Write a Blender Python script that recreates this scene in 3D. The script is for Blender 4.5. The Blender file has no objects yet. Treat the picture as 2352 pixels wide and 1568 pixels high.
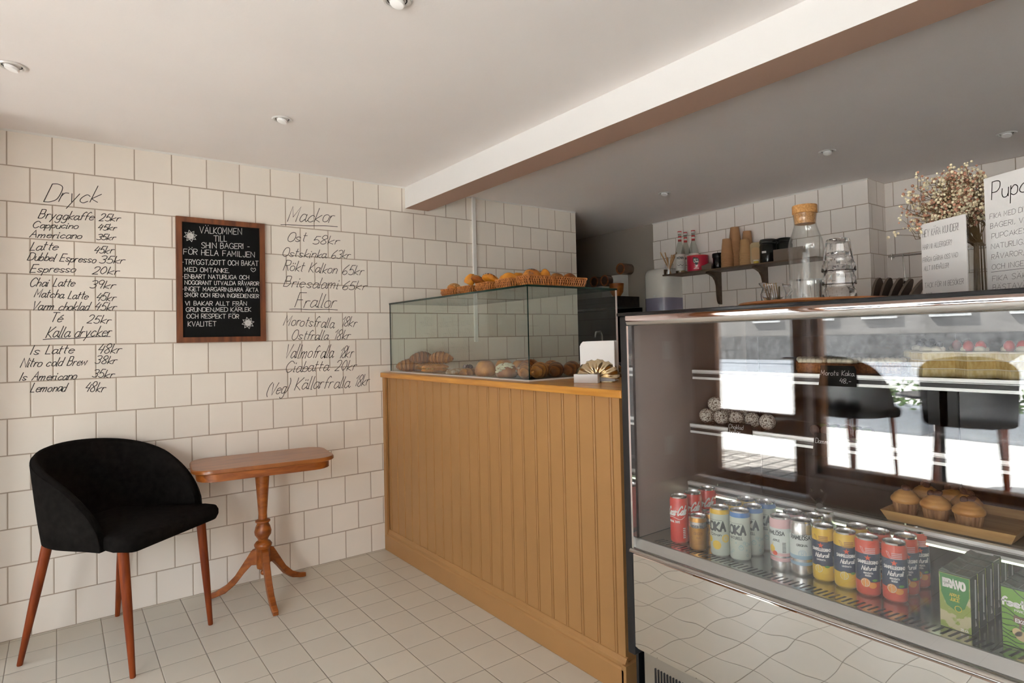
import bpy, bmesh, math, random
from mathutils import Vector, Matrix
random.seed(7)
C = bpy.context.scene.collection
scn = bpy.context.scene
PI = math.pi

# ---------------------------------------------------------------- camera
CAM = Vector((0.17064, -3.24803, 1.18419))
yaw, pit, rol = 0.9239, 0.0231, -0.0221
FPX, PX, PY = 1388.53, 1183.75, 745.45
fw = Vector((math.cos(yaw)*math.cos(pit), math.sin(yaw)*math.cos(pit), math.sin(pit)))
r0 = Vector((math.sin(yaw), -math.cos(yaw), 0)); u0 = r0.cross(fw)
rt = r0*math.cos(rol)+u0*math.sin(rol); up = -r0*math.sin(rol)+u0*math.cos(rol)
cam = bpy.data.cameras.new('camera'); camo = bpy.data.objects.new('camera', cam); C.objects.link(camo)
M = Matrix((rt, up, -fw)).transposed().to_4x4(); M.translation = CAM
camo.matrix_world = M
cam.sensor_width = 36; cam.lens = FPX/2352*36
cam.shift_x = -(PX-1176)/2352; cam.shift_y = (PY-784)/2352
cam.clip_start = 0.02; cam.clip_end = 200
scn.camera = camo
def ray(x, y): return fw+rt*((x-PX)/FPX)-up*((y-PY)/FPX)
def onx(x, y, X): d = ray(x, y); return CAM+d*((X-CAM.x)/d.x)
def ony(x, y, Y): d = ray(x, y); return CAM+d*((Y-CAM.y)/d.y)
def onz(x, y, Z): d = ray(x, y); return CAM+d*((Z-CAM.z)/d.z)

# ---------------------------------------------------------------- light and exposure
scn.view_settings.view_transform = 'Standard'; scn.view_settings.look = 'None'
scn.view_settings.gamma = 1; scn.view_settings.use_curve_mapping = False
scn.view_settings.exposure = 2.14
scn.cycles.transparent_max_bounces = 24; scn.cycles.max_bounces = 20; scn.cycles.diffuse_bounces = 16
scn.cycles.glossy_bounces = 6; scn.cycles.transmission_bounces = 12
scn.cycles.sample_clamp_indirect = 8; scn.cycles.caustics_reflective = False; scn.cycles.caustics_refractive = False
w = bpy.data.worlds.new('sky'); scn.world = w; w.use_nodes = True
nt = w.node_tree; bgn = nt.nodes['Background']
sky = nt.nodes.new('ShaderNodeTexSky'); sky.sky_type = 'NISHITA'; sky.sun_disc = False
sky.sun_elevation = math.radians(50); sky.sun_rotation = math.radians(180); sky.altitude = 50; sky.dust_density = 2.0
bwn = nt.nodes.new('ShaderNodeRGBToBW'); des = nt.nodes.new('ShaderNodeMixRGB'); des.inputs[0].default_value = .7      # hazy, nearly white sky
wb = nt.nodes.new('ShaderNodeMixRGB'); wb.blend_type = 'MULTIPLY'; wb.inputs[0].default_value = 1; wb.inputs[2].default_value = (1, .99, .98, 1)
nt.links.new(sky.outputs[0], bwn.inputs[0]); nt.links.new(sky.outputs[0], des.inputs[1]); nt.links.new(bwn.outputs[0], des.inputs[2])
nt.links.new(des.outputs[0], wb.inputs[1]); nt.links.new(wb.outputs[0], bgn.inputs[0]); bgn.inputs[1].default_value = 0.6
sl = bpy.data.lights.new('sun', 'SUN'); sl.energy = 14.0; sl.angle = 0.01; sl.color = (1, .985, .96)
so = bpy.data.objects.new('sun', sl); C.objects.link(so)
so.rotation_euler = Vector((-0.22, -0.55, -0.8)).to_track_quat('-Z', 'Y').to_euler()
# importance-sampling portals in the door, window and added window openings
def portal(y0, y1, z0, z1):
    l = bpy.data.lights.new('window_portal', 'AREA'); l.shape = 'RECTANGLE'; l.size = y1-y0; l.size_y = z1-z0
    l.cycles.is_portal = True
    o = bpy.data.objects.new('window_portal', l); C.objects.link(o)
    o.location = (-1.43, (y0+y1)/2, (z0+z1)/2); o.rotation_euler = Vector((1, 0, 0)).to_track_quat('-Z', 'Z').to_euler()
portal(-.93, -.30, .1, 1.5); portal(-2.45, -1.10, .2, 1.42); portal(-4.15, -2.55, .2, 2.0)

# ---------------------------------------------------------------- materials
def nodes(name):
    m = bpy.data.materials.new(name); m.use_nodes = True
    return m, m.node_tree.nodes, m.node_tree.links, m.node_tree.nodes['Principled BSDF']
def P(name, col, rough=.5, metal=0., bump=0., bscale=60., var=0., vscale=6., coat=0., sheen=0., trans=0., ior=1.45, alpha=1., emit=None, spec=.5):
    m, n, l, b = nodes(name)
    b.inputs['Base Color'].default_value = (*col, 1); b.inputs['Roughness'].default_value = rough
    b.inputs['Metallic'].default_value = metal; b.inputs['IOR'].default_value = ior
    b.inputs['Coat Weight'].default_value = coat; b.inputs['Sheen Weight'].default_value = sheen
    b.inputs['Transmission Weight'].default_value = trans; b.inputs['Specular IOR Level'].default_value = spec
    if emit: b.inputs['Emission Color'].default_value = (*emit[0], 1); b.inputs['Emission Strength'].default_value = emit[1]
    if bump or var:
        tc = n.new('ShaderNodeTexCoord')
    if bump:
        t = n.new('ShaderNodeTexNoise'); t.inputs['Scale'].default_value = bscale; t.inputs['Detail'].default_value = 4
        bp = n.new('ShaderNodeBump'); bp.inputs['Strength'].default_value = bump; bp.inputs['Distance'].default_value = .004
        l.new(tc.outputs['Object'], t.inputs['Vector']); l.new(t.outputs[0], bp.inputs['Height']); l.new(bp.outputs[0], b.inputs['Normal'])
    if var:
        t = n.new('ShaderNodeTexNoise'); t.inputs['Scale'].default_value = vscale; t.inputs['Detail'].default_value = 5
        r = n.new('ShaderNodeMixRGB'); r.blend_type = 'MULTIPLY'; r.inputs[0].default_value = 1
        r.inputs[1].default_value = (*col, 1)
        k = n.new('ShaderNodeMapRange'); k.inputs[1].default_value = .3; k.inputs[2].default_value = .7
        k.inputs[3].default_value = 1-var; k.inputs[4].default_value = 1+var
        l.new(tc.outputs['Object'], t.inputs['Vector']); l.new(t.outputs[0], k.inputs[0]); l.new(k.outputs[0], r.inputs[2]); l.new(r.outputs[0], b.inputs['Base Color'])
    return m
def ramp2(name, c1, c2, scale=(8, 8, 8), rough=.5, detail=4, pos=(.35, .65), bump=0., coat=0., dist=0.):
    """two colours mixed by stretched noise: wood grain, crusts, crumb"""
    m, n, l, b = nodes(name)
    tc = n.new('ShaderNodeTexCoord'); mp = n.new('ShaderNodeMapping'); mp.inputs['Scale'].default_value = scale
    t = n.new('ShaderNodeTexNoise'); t.inputs['Scale'].default_value = 1; t.inputs['Detail'].default_value = detail; t.inputs['Distortion'].default_value = dist
    r = n.new('ShaderNodeValToRGB'); r.color_ramp.elements[0].position = pos[0]; r.color_ramp.elements[1].position = pos[1]
    r.color_ramp.elements[0].color = (*c1, 1); r.color_ramp.elements[1].color = (*c2, 1)
    l.new(tc.outputs['Object'], mp.inputs[0]); l.new(mp.outputs[0], t.inputs['Vector']); l.new(t.outputs[0], r.inputs[0]); l.new(r.outputs[0], b.inputs['Base Color'])
    b.inputs['Roughness'].default_value = rough; b.inputs['Coat Weight'].default_value = coat; b.inputs['Coat Roughness'].default_value = .15
    if bump:
        bp = n.new('ShaderNodeBump'); bp.inputs['Strength'].default_value = bump; bp.inputs['Distance'].default_value = .003
        l.new(t.outputs[0], bp.inputs['Height']); l.new(bp.outputs[0], b.inputs['Normal'])
    return m
def pane_mat(name, tint=(1, 1, 1), ior=1.5):
    """flat window glass: clear straight through, mirror by Fresnel on both faces"""
    m = bpy.data.materials.new(name); m.use_nodes = True; n = m.node_tree.nodes; l = m.node_tree.links; n.clear()
    out = n.new('ShaderNodeOutputMaterial'); mix = n.new('ShaderNodeMixShader'); tr = n.new('ShaderNodeBsdfTransparent'); gl = n.new('ShaderNodeBsdfGlossy')
    tr.inputs[0].default_value = (*tint, 1); gl.inputs['Roughness'].default_value = 0.0
    fr = n.new('ShaderNodeFresnel'); ge = n.new('ShaderNodeNewGeometry'); mr = n.new('ShaderNodeMapRange')
    mr.inputs[3].default_value = ior; mr.inputs[4].default_value = 1/ior
    l.new(ge.outputs['Backfacing'], mr.inputs[0]); l.new(mr.outputs[0], fr.inputs[0])
    l.new(fr.outputs[0], mix.inputs[0]); l.new(tr.outputs[0], mix.inputs[1]); l.new(gl.outputs[0], mix.inputs[2]); l.new(mix.outputs[0], out.inputs[0])
    return m
def tile_mat(name, ax, off, pw, ph, stagger, c_tile, c_grout, grout=.0022, rough=.25, jitter=.03, bumpd=.0012):
    """square tiles in world metres: ax = the two axes of the surface, off = phase, stagger = half offset on every second row"""
    m, n, l, b = nodes(name)
    tc = n.new('ShaderNodeNewGeometry'); sp = n.new('ShaderNodeSeparateXYZ'); l.new(tc.outputs['Position'], sp.inputs[0])
    def mth(op, a, c=None):
        k = n.new('ShaderNodeMath'); k.operation = op
        for i, v in enumerate((a, c)):
            if v is None: continue
            if isinstance(v, (int, float)): k.inputs[i].default_value = v
            else: l.new(v, k.inputs[i])
        return k.outputs[0]
    U = mth('DIVIDE', mth('SUBTRACT', sp.outputs[ax[0]], off[0]), pw)
    V = mth('DIVIDE', mth('SUBTRACT', sp.outputs[ax[1]], off[1]), ph)
    row = mth('FLOOR', V)
    if stagger:
        even = mth('SUBTRACT', 1, mth('PINGPONG', row, 1))
        U = mth('ADD', U, mth('MULTIPLY', even, .5))
    col = mth('FLOOR', U)
    du = mth('MULTIPLY', mth('PINGPONG', U, .5), pw); dv = mth('MULTIPLY', mth('PINGPONG', V, .5), ph)
    d = mth('MINIMUM', du, dv)
    k = n.new('ShaderNodeMapRange'); k.interpolation_type = 'SMOOTHSTEP'; k.inputs[1].default_value = grout*.75; k.inputs[2].default_value = grout*1.25; l.new(d, k.inputs[0])
    cx = n.new('ShaderNodeCombineXYZ'); l.new(col, cx.inputs[0]); l.new(row, cx.inputs[1])
    wn = n.new('ShaderNodeTexWhiteNoise'); wn.noise_dimensions = '3D'; l.new(cx.outputs[0], wn.inputs['Vector'])
    ns = n.new('ShaderNodeTexNoise'); ns.inputs['Scale'].default_value = 9; ns.inputs['Detail'].default_value = 5; l.new(tc.outputs['Position'], ns.inputs['Vector'])
    v1 = mth('ADD', mth('MULTIPLY', mth('SUBTRACT', wn.outputs[0], .5), jitter*2), mth('ADD', mth('MULTIPLY', mth('SUBTRACT', ns.outputs[0], .5), jitter*1.6), 1))
    vm = n.new('ShaderNodeVectorMath'); vm.operation = 'SCALE'; vm.inputs[0].default_value = c_tile; l.new(v1, vm.inputs['Scale'])
    mx = n.new('ShaderNodeMixRGB'); l.new(k.outputs[0], mx.inputs[0]); mx.inputs[1].default_value = (*c_grout, 1); l.new(vm.outputs[0], mx.inputs[2])
    l.new(mx.outputs[0], b.inputs['Base Color'])
    k2 = n.new('ShaderNodeMapRange'); k2.interpolation_type = 'SMOOTHSTEP'; k2.inputs[1].default_value = grout*.6; k2.inputs[2].default_value = grout*2.6; l.new(d, k2.inputs[0])
    bp = n.new('ShaderNodeBump'); bp.inputs['Strength'].default_value = .8; bp.inputs['Distance'].default_value = bumpd; l.new(k2.outputs[0], bp.inputs['Height']); l.new(bp.outputs[0], b.inputs['Normal'])
    rr = n.new('ShaderNodeMapRange'); rr.inputs[3].default_value = .85; rr.inputs[4].default_value = rough; l.new(k.outputs[0], rr.inputs[0]); l.new(rr.outputs[0], b.inputs['Roughness'])
    return m

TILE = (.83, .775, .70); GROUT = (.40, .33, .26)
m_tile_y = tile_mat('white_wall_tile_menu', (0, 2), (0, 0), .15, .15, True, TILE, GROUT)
TILE_BRIGHT = (.90, .845, .80)  # same tile, colour lightened to brighten the dim kitchen wall
m_tile_b = tile_mat('white_wall_tile_back', (1, 2), (-1.6525, 0), .15, .15, True, TILE_BRIGHT, GROUT)
m_tile_r = tile_mat('white_wall_tile_recess', (1, 2), (-1.70, 0), .15, .15, True, TILE_BRIGHT, GROUT)
m_tile_s = tile_mat('white_wall_tile_pillar', (0, 2), (4.02, 0), .15, .15, True, TILE_BRIGHT, GROUT)
m_floor = tile_mat('painted_floor_tile', (0, 1), (1.387, -.793), .1535, .1545, False, (.62, .585, .495), (.27, .245, .20), grout=.0012, rough=.42, jitter=.03, bumpd=.0012)
m_ceil = P('ceiling_paint', (.88, .845, .83), .8, bump=.08, bscale=120, var=.02, vscale=2)
m_beamw = P('white_beam_paint', (.76, .75, .74), .6)
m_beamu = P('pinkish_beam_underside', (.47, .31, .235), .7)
m_plaster = P('beige_plaster', (.36, .315, .265), .8, bump=.1, bscale=80)  # toned darker to stand in for shade in the passage
m_pink = P('pink_wall_paint', (.62, .49, .44), .8)
m_dark = P('dark_shade_and_paint', (.03, .027, .025), .7)  # stands in for the unlit passage on its walls; cabinets share it
m_white = P('white_paint', (.80, .79, .76), .35)
m_chromering = P('brushed_ring', (.78, .77, .75), .3, metal=.25)
m_lampface = P('lamp_face', (.93, .93, .92), .3)
m_black = P('black_plastic', (.012, .012, .013), .35)
m_blackgl = P('black_gloss', (.008, .008, .009), .12)
m_steel = P('stainless_steel', (.55, .55, .53), .18, metal=1)
m_chrome = P('chrome', (.8, .8, .8), .04, metal=1)
m_alu = P('white_aluminium', (.75, .76, .74), .3, metal=.3)
m_ink = P('black_marker', (.018, .013, .01), .5)
m_grey_ink = P('grey_pen', (.10, .10, .10), .5)
m_chalk = P('chalk_white', (.72, .72, .70), .8)
m_paper = P('white_paper', (.74, .73, .72), .6)
m_acryl = P('acrylic_edge', (.62, .52, .50), .2)
m_ochre = P('ochre_painted_board', (.395, .208, .075), .42, bump=.05, bscale=200, var=.03)
m_oak = ramp2('varnished_oak', (.44, .17, .018), (.64, .30, .045), (30, 3, 40), .35, coat=.3)
m_teak = ramp2('reddish_leg_wood', (.13, .022, .005), (.25, .05, .009), (40, 40, 5), .45, coat=.08)
m_teak.node_tree.nodes['Principled BSDF'].inputs['Specular IOR Level'].default_value = .2
m_table = ramp2('varnished_walnut', (.20, .048, .005), (.38, .108, .013), (6, 40, 40), .42, coat=.12, dist=.6)
m_tabletop = ramp2('veneer_top', (.22, .062, .010), (.36, .118, .022), (5, 45, 10), .3, coat=.25, dist=.6)
m_fabric = P('black_wool_fabric', (.0095, .0082, .0073), .95, bump=.5, bscale=700, var=.35, vscale=40, spec=.06)
m_frame = ramp2('dark_red_wood', (.10, .028, .010), (.22, .07, .022), (40, 40, 6), .55)
m_board = P('blackboard', (.006, .006, .006), .75, spec=.2)
m_shelf = ramp2('brown_shelf_wood', (.09, .058, .035), (.13, .085, .05), (40, 5, 40), .5)
m_darkwood = ramp2('dark_shelf_wood', (.012, .010, .009), (.03, .024, .02), (30, 4, 30), .5)
m_wicker = ramp2('orange_wicker', (.30, .10, .025), (.55, .22, .06), (90, 90, 40), .45)
m_cork = ramp2('cork', (.34, .155, .045), (.55, .29, .10), (220, 220, 220), .8)
m_kraft = P('kraft_paper', (.46, .25, .12), .7, var=.05, vscale=30)
m_kraft2 = P('kraft_paper_yellow', (.52, .31, .14), .7)
m_boardwood = ramp2('serving_board_wood', (.24, .075, .018), (.44, .17, .045), (20, 4, 20), .45, coat=.2)
m_bamboo = ramp2('bamboo', (.42, .24, .085), (.56, .35, .14), (60, 6, 60), .45)
m_glass = P('drinking_glass', (1, 1, 1), 0, trans=1, ior=1.45)
m_smoke = P('smoked_glass', (.10, .115, .115), .03, trans=.9, ior=1.4)
m_water = P('water', (1, 1, 1), 0, trans=1, ior=1.33)
m_pane = pane_mat('clear_pane'); m_green_pane = pane_mat('greenish_pane', (.93, .965, .94))
m_thin = pane_mat('thin_glass', (.985, .99, .985), 1.52)
m_tumb = pane_mat('tumbler_glass', (.97, .975, .97), 1.6); m_bottle = pane_mat('bottle_glass', (.80, .82, .80), 1.5)
m_winpane = pane_mat('window_pane', (.97, .98, .97))
m_edge = P('green_glass_edge', (.006, .03, .022), .08)
m_silver = P('aluminium_lid', (.62, .62, .61), .22, metal=1)
def flat(name, c, rough=.32, metal=.0, coat=.0): return P(name, c, rough, metal=metal, coat=coat)

# ---------------------------------------------------------------- mesh builder
class MB:
    def __init__(s): s.v = []; s.f = []; s.mi = []; s.cur = 0
    def mat(s, i): s.cur = i; return s
    def add(s, vs, fs):
        b = len(s.v); s.v += [tuple(q) for q in vs]; s.f += [tuple(b+i for i in f) for f in fs]; s.mi += [s.cur]*len(fs); return s
    def box(s, x0, x1, y0, y1, z0, z1, bev=0.0):
        if bev <= 0:
            return s.add([(x0, y0, z0), (x1, y0, z0), (x1, y1, z0), (x0, y1, z0), (x0, y0, z1), (x1, y0, z1), (x1, y1, z1), (x0, y1, z1)],
                         [(0, 3, 2, 1), (4, 5, 6, 7), (0, 1, 5, 4), (1, 2, 6, 5), (2, 3, 7, 6), (3, 0, 4, 7)])
        bm = bmesh.new(); bmesh.ops.create_cube(bm, size=1)
        for q in bm.verts: q.co = Vector(((x0+x1)/2+q.co.x*(x1-x0), (y0+y1)/2+q.co.y*(y1-y0), (z0+z1)/2+q.co.z*(z1-z0)))
        bmesh.ops.bevel(bm, geom=bm.edges[:], offset=bev, segments=2, affect='EDGES', profile=.5)
        bm.verts.index_update(); s.add([q.co.copy() for q in bm.verts], [[q.index for q in f.verts] for f in bm.faces]); bm.free(); return s
    def prism(s, pts, z0, z1, ax='z', bev=0):
        """polygon pts (2D) extruded along ax from z0 to z1"""
        def mp(p, h): return {'z': (p[0], p[1], h), 'x': (h, p[0], p[1]), 'y': (p[0], h, p[1])}[ax]
        n = len(pts); vs = [mp(p, z0) for p in pts]+[mp(p, z1) for p in pts]
        return s.add(vs, [tuple(range(n-1, -1, -1)), tuple(range(n, 2*n))]+[(i, (i+1) % n, n+(i+1) % n, n+i) for i in range(n)])
    def lathe(s, prof, n=24, c=(0, 0, 0), bands=None, cap=True):
        """prof: list of (r,z); bands: material index per ring segment"""
        vs = []
        for r, z in prof: vs += [(c[0]+r*math.cos(2*PI*i/n), c[1]+r*math.sin(2*PI*i/n), c[2]+z) for i in range(n)]
        k = len(prof); keep = s.cur; b = len(s.v); s.v += vs
        for j in range(k-1):
            if bands: s.cur = bands[j]
            for i in range(n):
                s.f.append((b+j*n+i, b+j*n+(i+1) % n, b+(j+1)*n+(i+1) % n, b+(j+1)*n+i)); s.mi.append(s.cur)
        if cap:
            if prof[0][0] > 1e-6: s.f.append(tuple(b+i for i in range(n-1, -1, -1))); s.mi.append(bands[0] if bands else s.cur)
            if prof[-1][0] > 1e-6: s.f.append(tuple(b+(k-1)*n+i for i in range(n))); s.mi.append(bands[-1] if bands else s.cur)
        s.cur = keep; return s
    def tube(s, pts, r, n=8, cap=True):
        pts = [Vector(p) for p in pts]; rs = r if isinstance(r, (list, tuple)) else [r]*len(pts)
        vs = []; prev = None
        for i, p in enumerate(pts):
            t = (pts[min(i+1, len(pts)-1)]-pts[max(i-1, 0)]).normalized()
            a = Vector((0, 0, 1)) if abs(t.z) < .95 else Vector((1, 0, 0))
            if prev is None: x = t.cross(a).normalized()
            else: x = (prev-t*prev.dot(t)).normalized()
            prev = x; y = t.cross(x)
            vs += [p+(x*math.cos(2*PI*k/n)+y*math.sin(2*PI*k/n))*rs[i] for k in range(n)]
        fs = [(j*n+k, j*n+(k+1) % n, (j+1)*n+(k+1) % n, (j+1)*n+k) for j in range(len(pts)-1) for k in range(n)]
        if cap: fs += [tuple(range(n-1, -1, -1)), tuple((len(pts)-1)*n+k for k in range(n))]
        return s.add(vs, fs)
    def ball(s, c, r, nu=14, nv=8, sz=(1, 1, 1), rot=None, f=None):
        vs = []; R = rot or Matrix.Identity(3)
        for j in range(nv+1):
            th = PI*j/nv
            for i in range(nu):
                ph = 2*PI*i/nu
                d = Vector((math.sin(th)*math.cos(ph), math.sin(th)*math.sin(ph), math.cos(th)))
                k = f(d) if f else 1
                vs.append(Vector(c)+R @ Vector((d.x*sz[0], d.y*sz[1], d.z*sz[2]))*r*k)
        fs = []
        for j in range(nv):
            for i in range(nu):
                a, b, c2, d2 = j*nu+i, j*nu+(i+1) % nu, (j+1)*nu+(i+1) % nu, (j+1)*nu+i
                if j == 0: fs.append((a, d2, c2))
                elif j == nv-1: fs.append((a, d2, b))
                else: fs.append((a, d2, c2, b))
        return s.add(vs, fs)
    def grid(s, fn, nu, nv, closeu=False):
        vs = [fn(i/(nu if closeu else nu-1), j/(nv-1)) for j in range(nv) for i in range(nu)]
        fs = []
        for j in range(nv-1):
            for i in range(nu if closeu else nu-1):
                a = j*nu+i; b = j*nu+(i+1) % nu; fs.append((a, b, b+nu, a+nu))
        return s.add(vs, fs)
    def xf(s, m):
        s.v = [tuple(m @ Vector(q)) for q in s.v]; return s
    def build(s, name, mats, parent=None, smooth=False, angle=None, label=None, kind=None):
        me = bpy.data.meshes.new(name); me.from_pydata(s.v, [], s.f)
        mats = mats if isinstance(mats, (list, tuple)) else [mats]
        for m in mats: me.materials.append(m)
        if len(mats) > 1:
            for p, i in zip(me.polygons, s.mi): p.material_index = i
        bm = bmesh.new(); bm.from_mesh(me); bmesh.ops.remove_doubles(bm, verts=bm.verts, dist=1e-6); bmesh.ops.recalc_face_normals(bm, faces=bm.faces); bm.to_mesh(me); bm.free()
        if smooth:
            for p in me.polygons: p.use_smooth = True
            try: me.set_sharp_from_angle(angle=math.radians(angle or 40))
            except Exception: pass
        o = bpy.data.objects.new(name, me); C.objects.link(o)
        if parent is not None: o.parent = parent
        if label: o['label'] = label
        if kind: o['kind'] = kind
        return o
def thing(name, label, cat, loc=(0, 0, 0), rz=0., group=None):
    o = bpy.data.objects.new(name, None); C.objects.link(o); o.empty_display_size = .05
    o.location = loc; o.rotation_euler = (0, 0, rz); return tag(o, label, cat, group)
def tag(o, label, cat, group=None, kind=None):
    if label: o['label'] = label
    if cat: o['category'] = cat
    if group: o['group'] = group
    if kind: o['kind'] = kind
    return o
def struct(mb, name, mat, **k): return mb.build(name, mat, kind='structure', **k)
def dup(root, loc, rz, label, group=None, rot=None):
    r = root.copy(); C.objects.link(r); r.location = loc; r.rotation_euler = rot or (0, 0, rz)
    if label: r['label'] = label
    if group: r['group'] = group
    for ch in list(root.children):
        c = ch.copy(); C.objects.link(c); c.parent = r
        for g in list(ch.children):
            d = g.copy(); C.objects.link(d); d.parent = c
    return r
def rrect(hx, hy, r, n=5, cx=0, cy=0):
    out = []
    for sx, sy, a0 in ((1, 1, 0), (-1, 1, 90), (-1, -1, 180), (1, -1, 270)):
        for k in range(n+1):
            a = math.radians(a0+90*k/n); out.append((cx+sx*(hx-r)+r*math.cos(a), cy+sy*(hy-r)+r*math.sin(a)))
    return out

# ---------------------------------------------------------------- stroke lettering
# x is a digit, y a letter (a=-4 ... e=baseline ... o=cap height); '~' = smooth stroke
G = {'A': (6, '0e3o6e;1i5i'), 'B': (5, '0e0o;~0o3o4n4k3j0j;~0j4j5h4f3e0e'), 'C': (6, '~6m4o2o0l0h2e4e6g'), 'D': (6, '0e0o;~0o3o6m6g3e0e'),
 'E': (5, '5o0o0e5e;0j4j'), 'F': (5, '5o0o0e;0j4j'), 'G': (6, '~6m4o2o0l0h2e4e6f;6f6i4i'), 'H': (5, '0e0o;5e5o;0j5j'), 'I': (1, '0e0o'),
 'J': (4, '~4o4g3e1e0g'), 'K': (5, '0e0o;5o0i5e'), 'L': (4, '0o0e4e'), 'M': (7, '0e0o3h6o6e'), 'N': (6, '0e0o6e6o'), 'O': (6, '~3o1n0k0h1f3e5f6h6k5n3o'),
 'P': (5, '0e0o;~0o3o5n5k3i0i'), 'R': (5, '0e0o;~0o3o5n5k3j0j;2j5e'), 'S': (5, '~5m4o2o0m1k4i5g3e1e0f'), 'T': (6, '0o6o;3o3e'),
 'U': (5, '~0o0h1e4e5h5o'), 'V': (6, '0o3e6o'), 'W': (8, '0o2e4k6e8o'), 'X': (5, '0e5o;0o5e'), 'Y': (6, '0o3j6o;3j3e'), 'Z': (5, '0o5o0e5e'),
 '0': (4, '~2o1n0k0h1f2e3f4h4k3n2o'), '1': (2, '0l2o2e'), '2': (4, '~0m1o3o4m3i0e;0e4e'), '3': (4, '~0n2o4n4k2j;~2j4i4f2e0f'), '4': (4, '2o0i4i;4m3e'),
 '5': (4, '4o1o0j;~0j2k4i4f2e0f'), '6': (4, '~4o1k0g2e4f4h2i0g'), '7': (4, '0o4o1e'), '8': (4, '~2j0l1o3o4l2j0g1e3e4g2j'), '9': (4, '~4m2o0m1j3j4m;4m3e'),
 'a': (4, '~4i3j1j0h0f1e2e4g;4j4f5e6f'), 'b': (4, '0o0e;~0h2j4i4f2e0f'), 'c': (4, '~4i2j0h0f2e4f'), 'd': (4, '~4i3j1j0h0f1e3e4g;4o4e'),
 'e': (4, '~0h4h4i2j0i0f2e4f'), 'f': (3, '~4n3o2n1l1e;0j3j'), 'g': (4, '~4i3j1j0h0f1e3e4g;~4j4c3a1a0b'), 'h': (4, '0o0e;~0h2j4i4g4e'),
 'i': (1, '0j0e1e;0l0m'), 'j': (2, '~2j2c1a0b;2l2m'), 'k': (4, '0o0e;4j0g4e'), 'l': (1, '0o0e1e'), 'm': (7, '0j0e;~0h2j3i3e;~3h5j6i6e'),
 'n': (4, '0j0e;~0h2j4i4g4e'), 'o': (4, '~2j0i0f2e4f4i2j'), 'p': (4, '0j0a;~0h2j4i4f2e0f'), 'r': (3, '0j0e;~0h1j3j'),
 's': (4, '~4i2j0i2g4f2e0f'), 't': (3, '1n1f2e;0k3k'), 'u': (4, '~0j0g1e3e4g;4j4e'), 'v': (4, '0j2e4j'), 'w': (6, '0j1e3i5e6j'), 'y': (4, '0j2e;4j1a'),
 'z': (4, '0j4j0e4e'), '-': (4, '0i3i'), '.': (1, '0e0f'), ',': (1, '1f0d'), '!': (1, '0o0h;0e0f'), '?': (4, '~0m2o4m2j2h;2e2f'), '(': (2, '~2p0m0g2d'),
 ')': (2, '~0p2m2g0d'), '/': (4, '0e4o'), "'": (1, '0o0m'), ':': (1, '0f0g;0i0j'), ' ': (3, '')}
ACC = {'Å': ('A', '~3p2q3r4q3p'), 'Ä': ('A', '1q1r;5q5r'), 'Ö': ('O', '1q1r;5q5r'), 'å': ('a', '~2k1l2m3l2k'), 'ä': ('a', '1l1m;3l3m'), 'ö': ('o', '1l1m;3l3m'), 'é': ('e', '1k3m'), 'É': ('E', '2p4r')}
for k, (b, s) in ACC.items(): G[k] = (G[b][0], G[b][1]+';'+s)
def catmull(p, n=5):
    if len(p) < 3: return p
    out = []; closed = (Vector(p[0])-Vector(p[-1])).length < 1e-6
    for i in range(len(p)-1):
        a = p[i-1] if i > 0 else (p[-2] if closed else p[0]); b = p[i]; c = p[i+1]; d = p[i+2] if i+2 < len(p) else (p[1] if closed else p[-1])
        for k in range(n):
            t = k/n
            out.append(tuple(.5*((2*b[q])+(-a[q]+c[q])*t+(2*a[q]-5*b[q]+4*c[q]-d[q])*t*t+(-a[q]+3*b[q]-3*c[q]+d[q])*t**3) for q in (0, 1)))
    out.append(tuple(p[-1])); return out
def text_width(t): return sum(G.get(c, G[' '])[0]+1.6 for c in t)-1.6
def ribbon(mb, pts, mapf, hw, sub=None):
    """flat pen line through 2D points; mapf takes (u,v) to the surface"""
    if sub:
        q = [pts[0]]
        for a, b in zip(pts, pts[1:]):
            k = max(1, int(math.hypot(b[0]-a[0], b[1]-a[1])/sub))
            q += [(a[0]+(b[0]-a[0])*i/k, a[1]+(b[1]-a[1])*i/k) for i in range(1, k+1)]
        pts = q
    pts = [p for i, p in enumerate(pts) if i == 0 or math.hypot(p[0]-pts[i-1][0], p[1]-pts[i-1][1]) > 1e-6]
    if len(pts) < 2: return
    L, R = [], []
    n = len(pts)
    for i, p in enumerate(pts):
        a = pts[max(i-1, 0)]; b = pts[min(i+1, n-1)]
        d1 = Vector((p[0]-a[0], p[1]-a[1])) if i else Vector((b[0]-p[0], b[1]-p[1]))
        d2 = Vector((b[0]-p[0], b[1]-p[1])) if i < n-1 else d1
        d1 = d1.normalized(); d2 = d2.normalized(); t = d1+d2
        t = d1 if t.length < .2 else t.normalized()
        nn = Vector((-t.y, t.x)); k = hw/max(.45, abs(nn.dot(Vector((-d1.y, d1.x)))))
        e = (-hw*.8 if i == 0 else hw*.8 if i == n-1 else 0)
        L.append(mapf(p[0]+nn.x*k+t.x*e, p[1]+nn.y*k+t.y*e)); R.append(mapf(p[0]-nn.x*k+t.x*e, p[1]-nn.y*k+t.y*e))
    mb.add(L+R, [(i, i+1, n+i+1, n+i) for i in range(n-1)])
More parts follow.
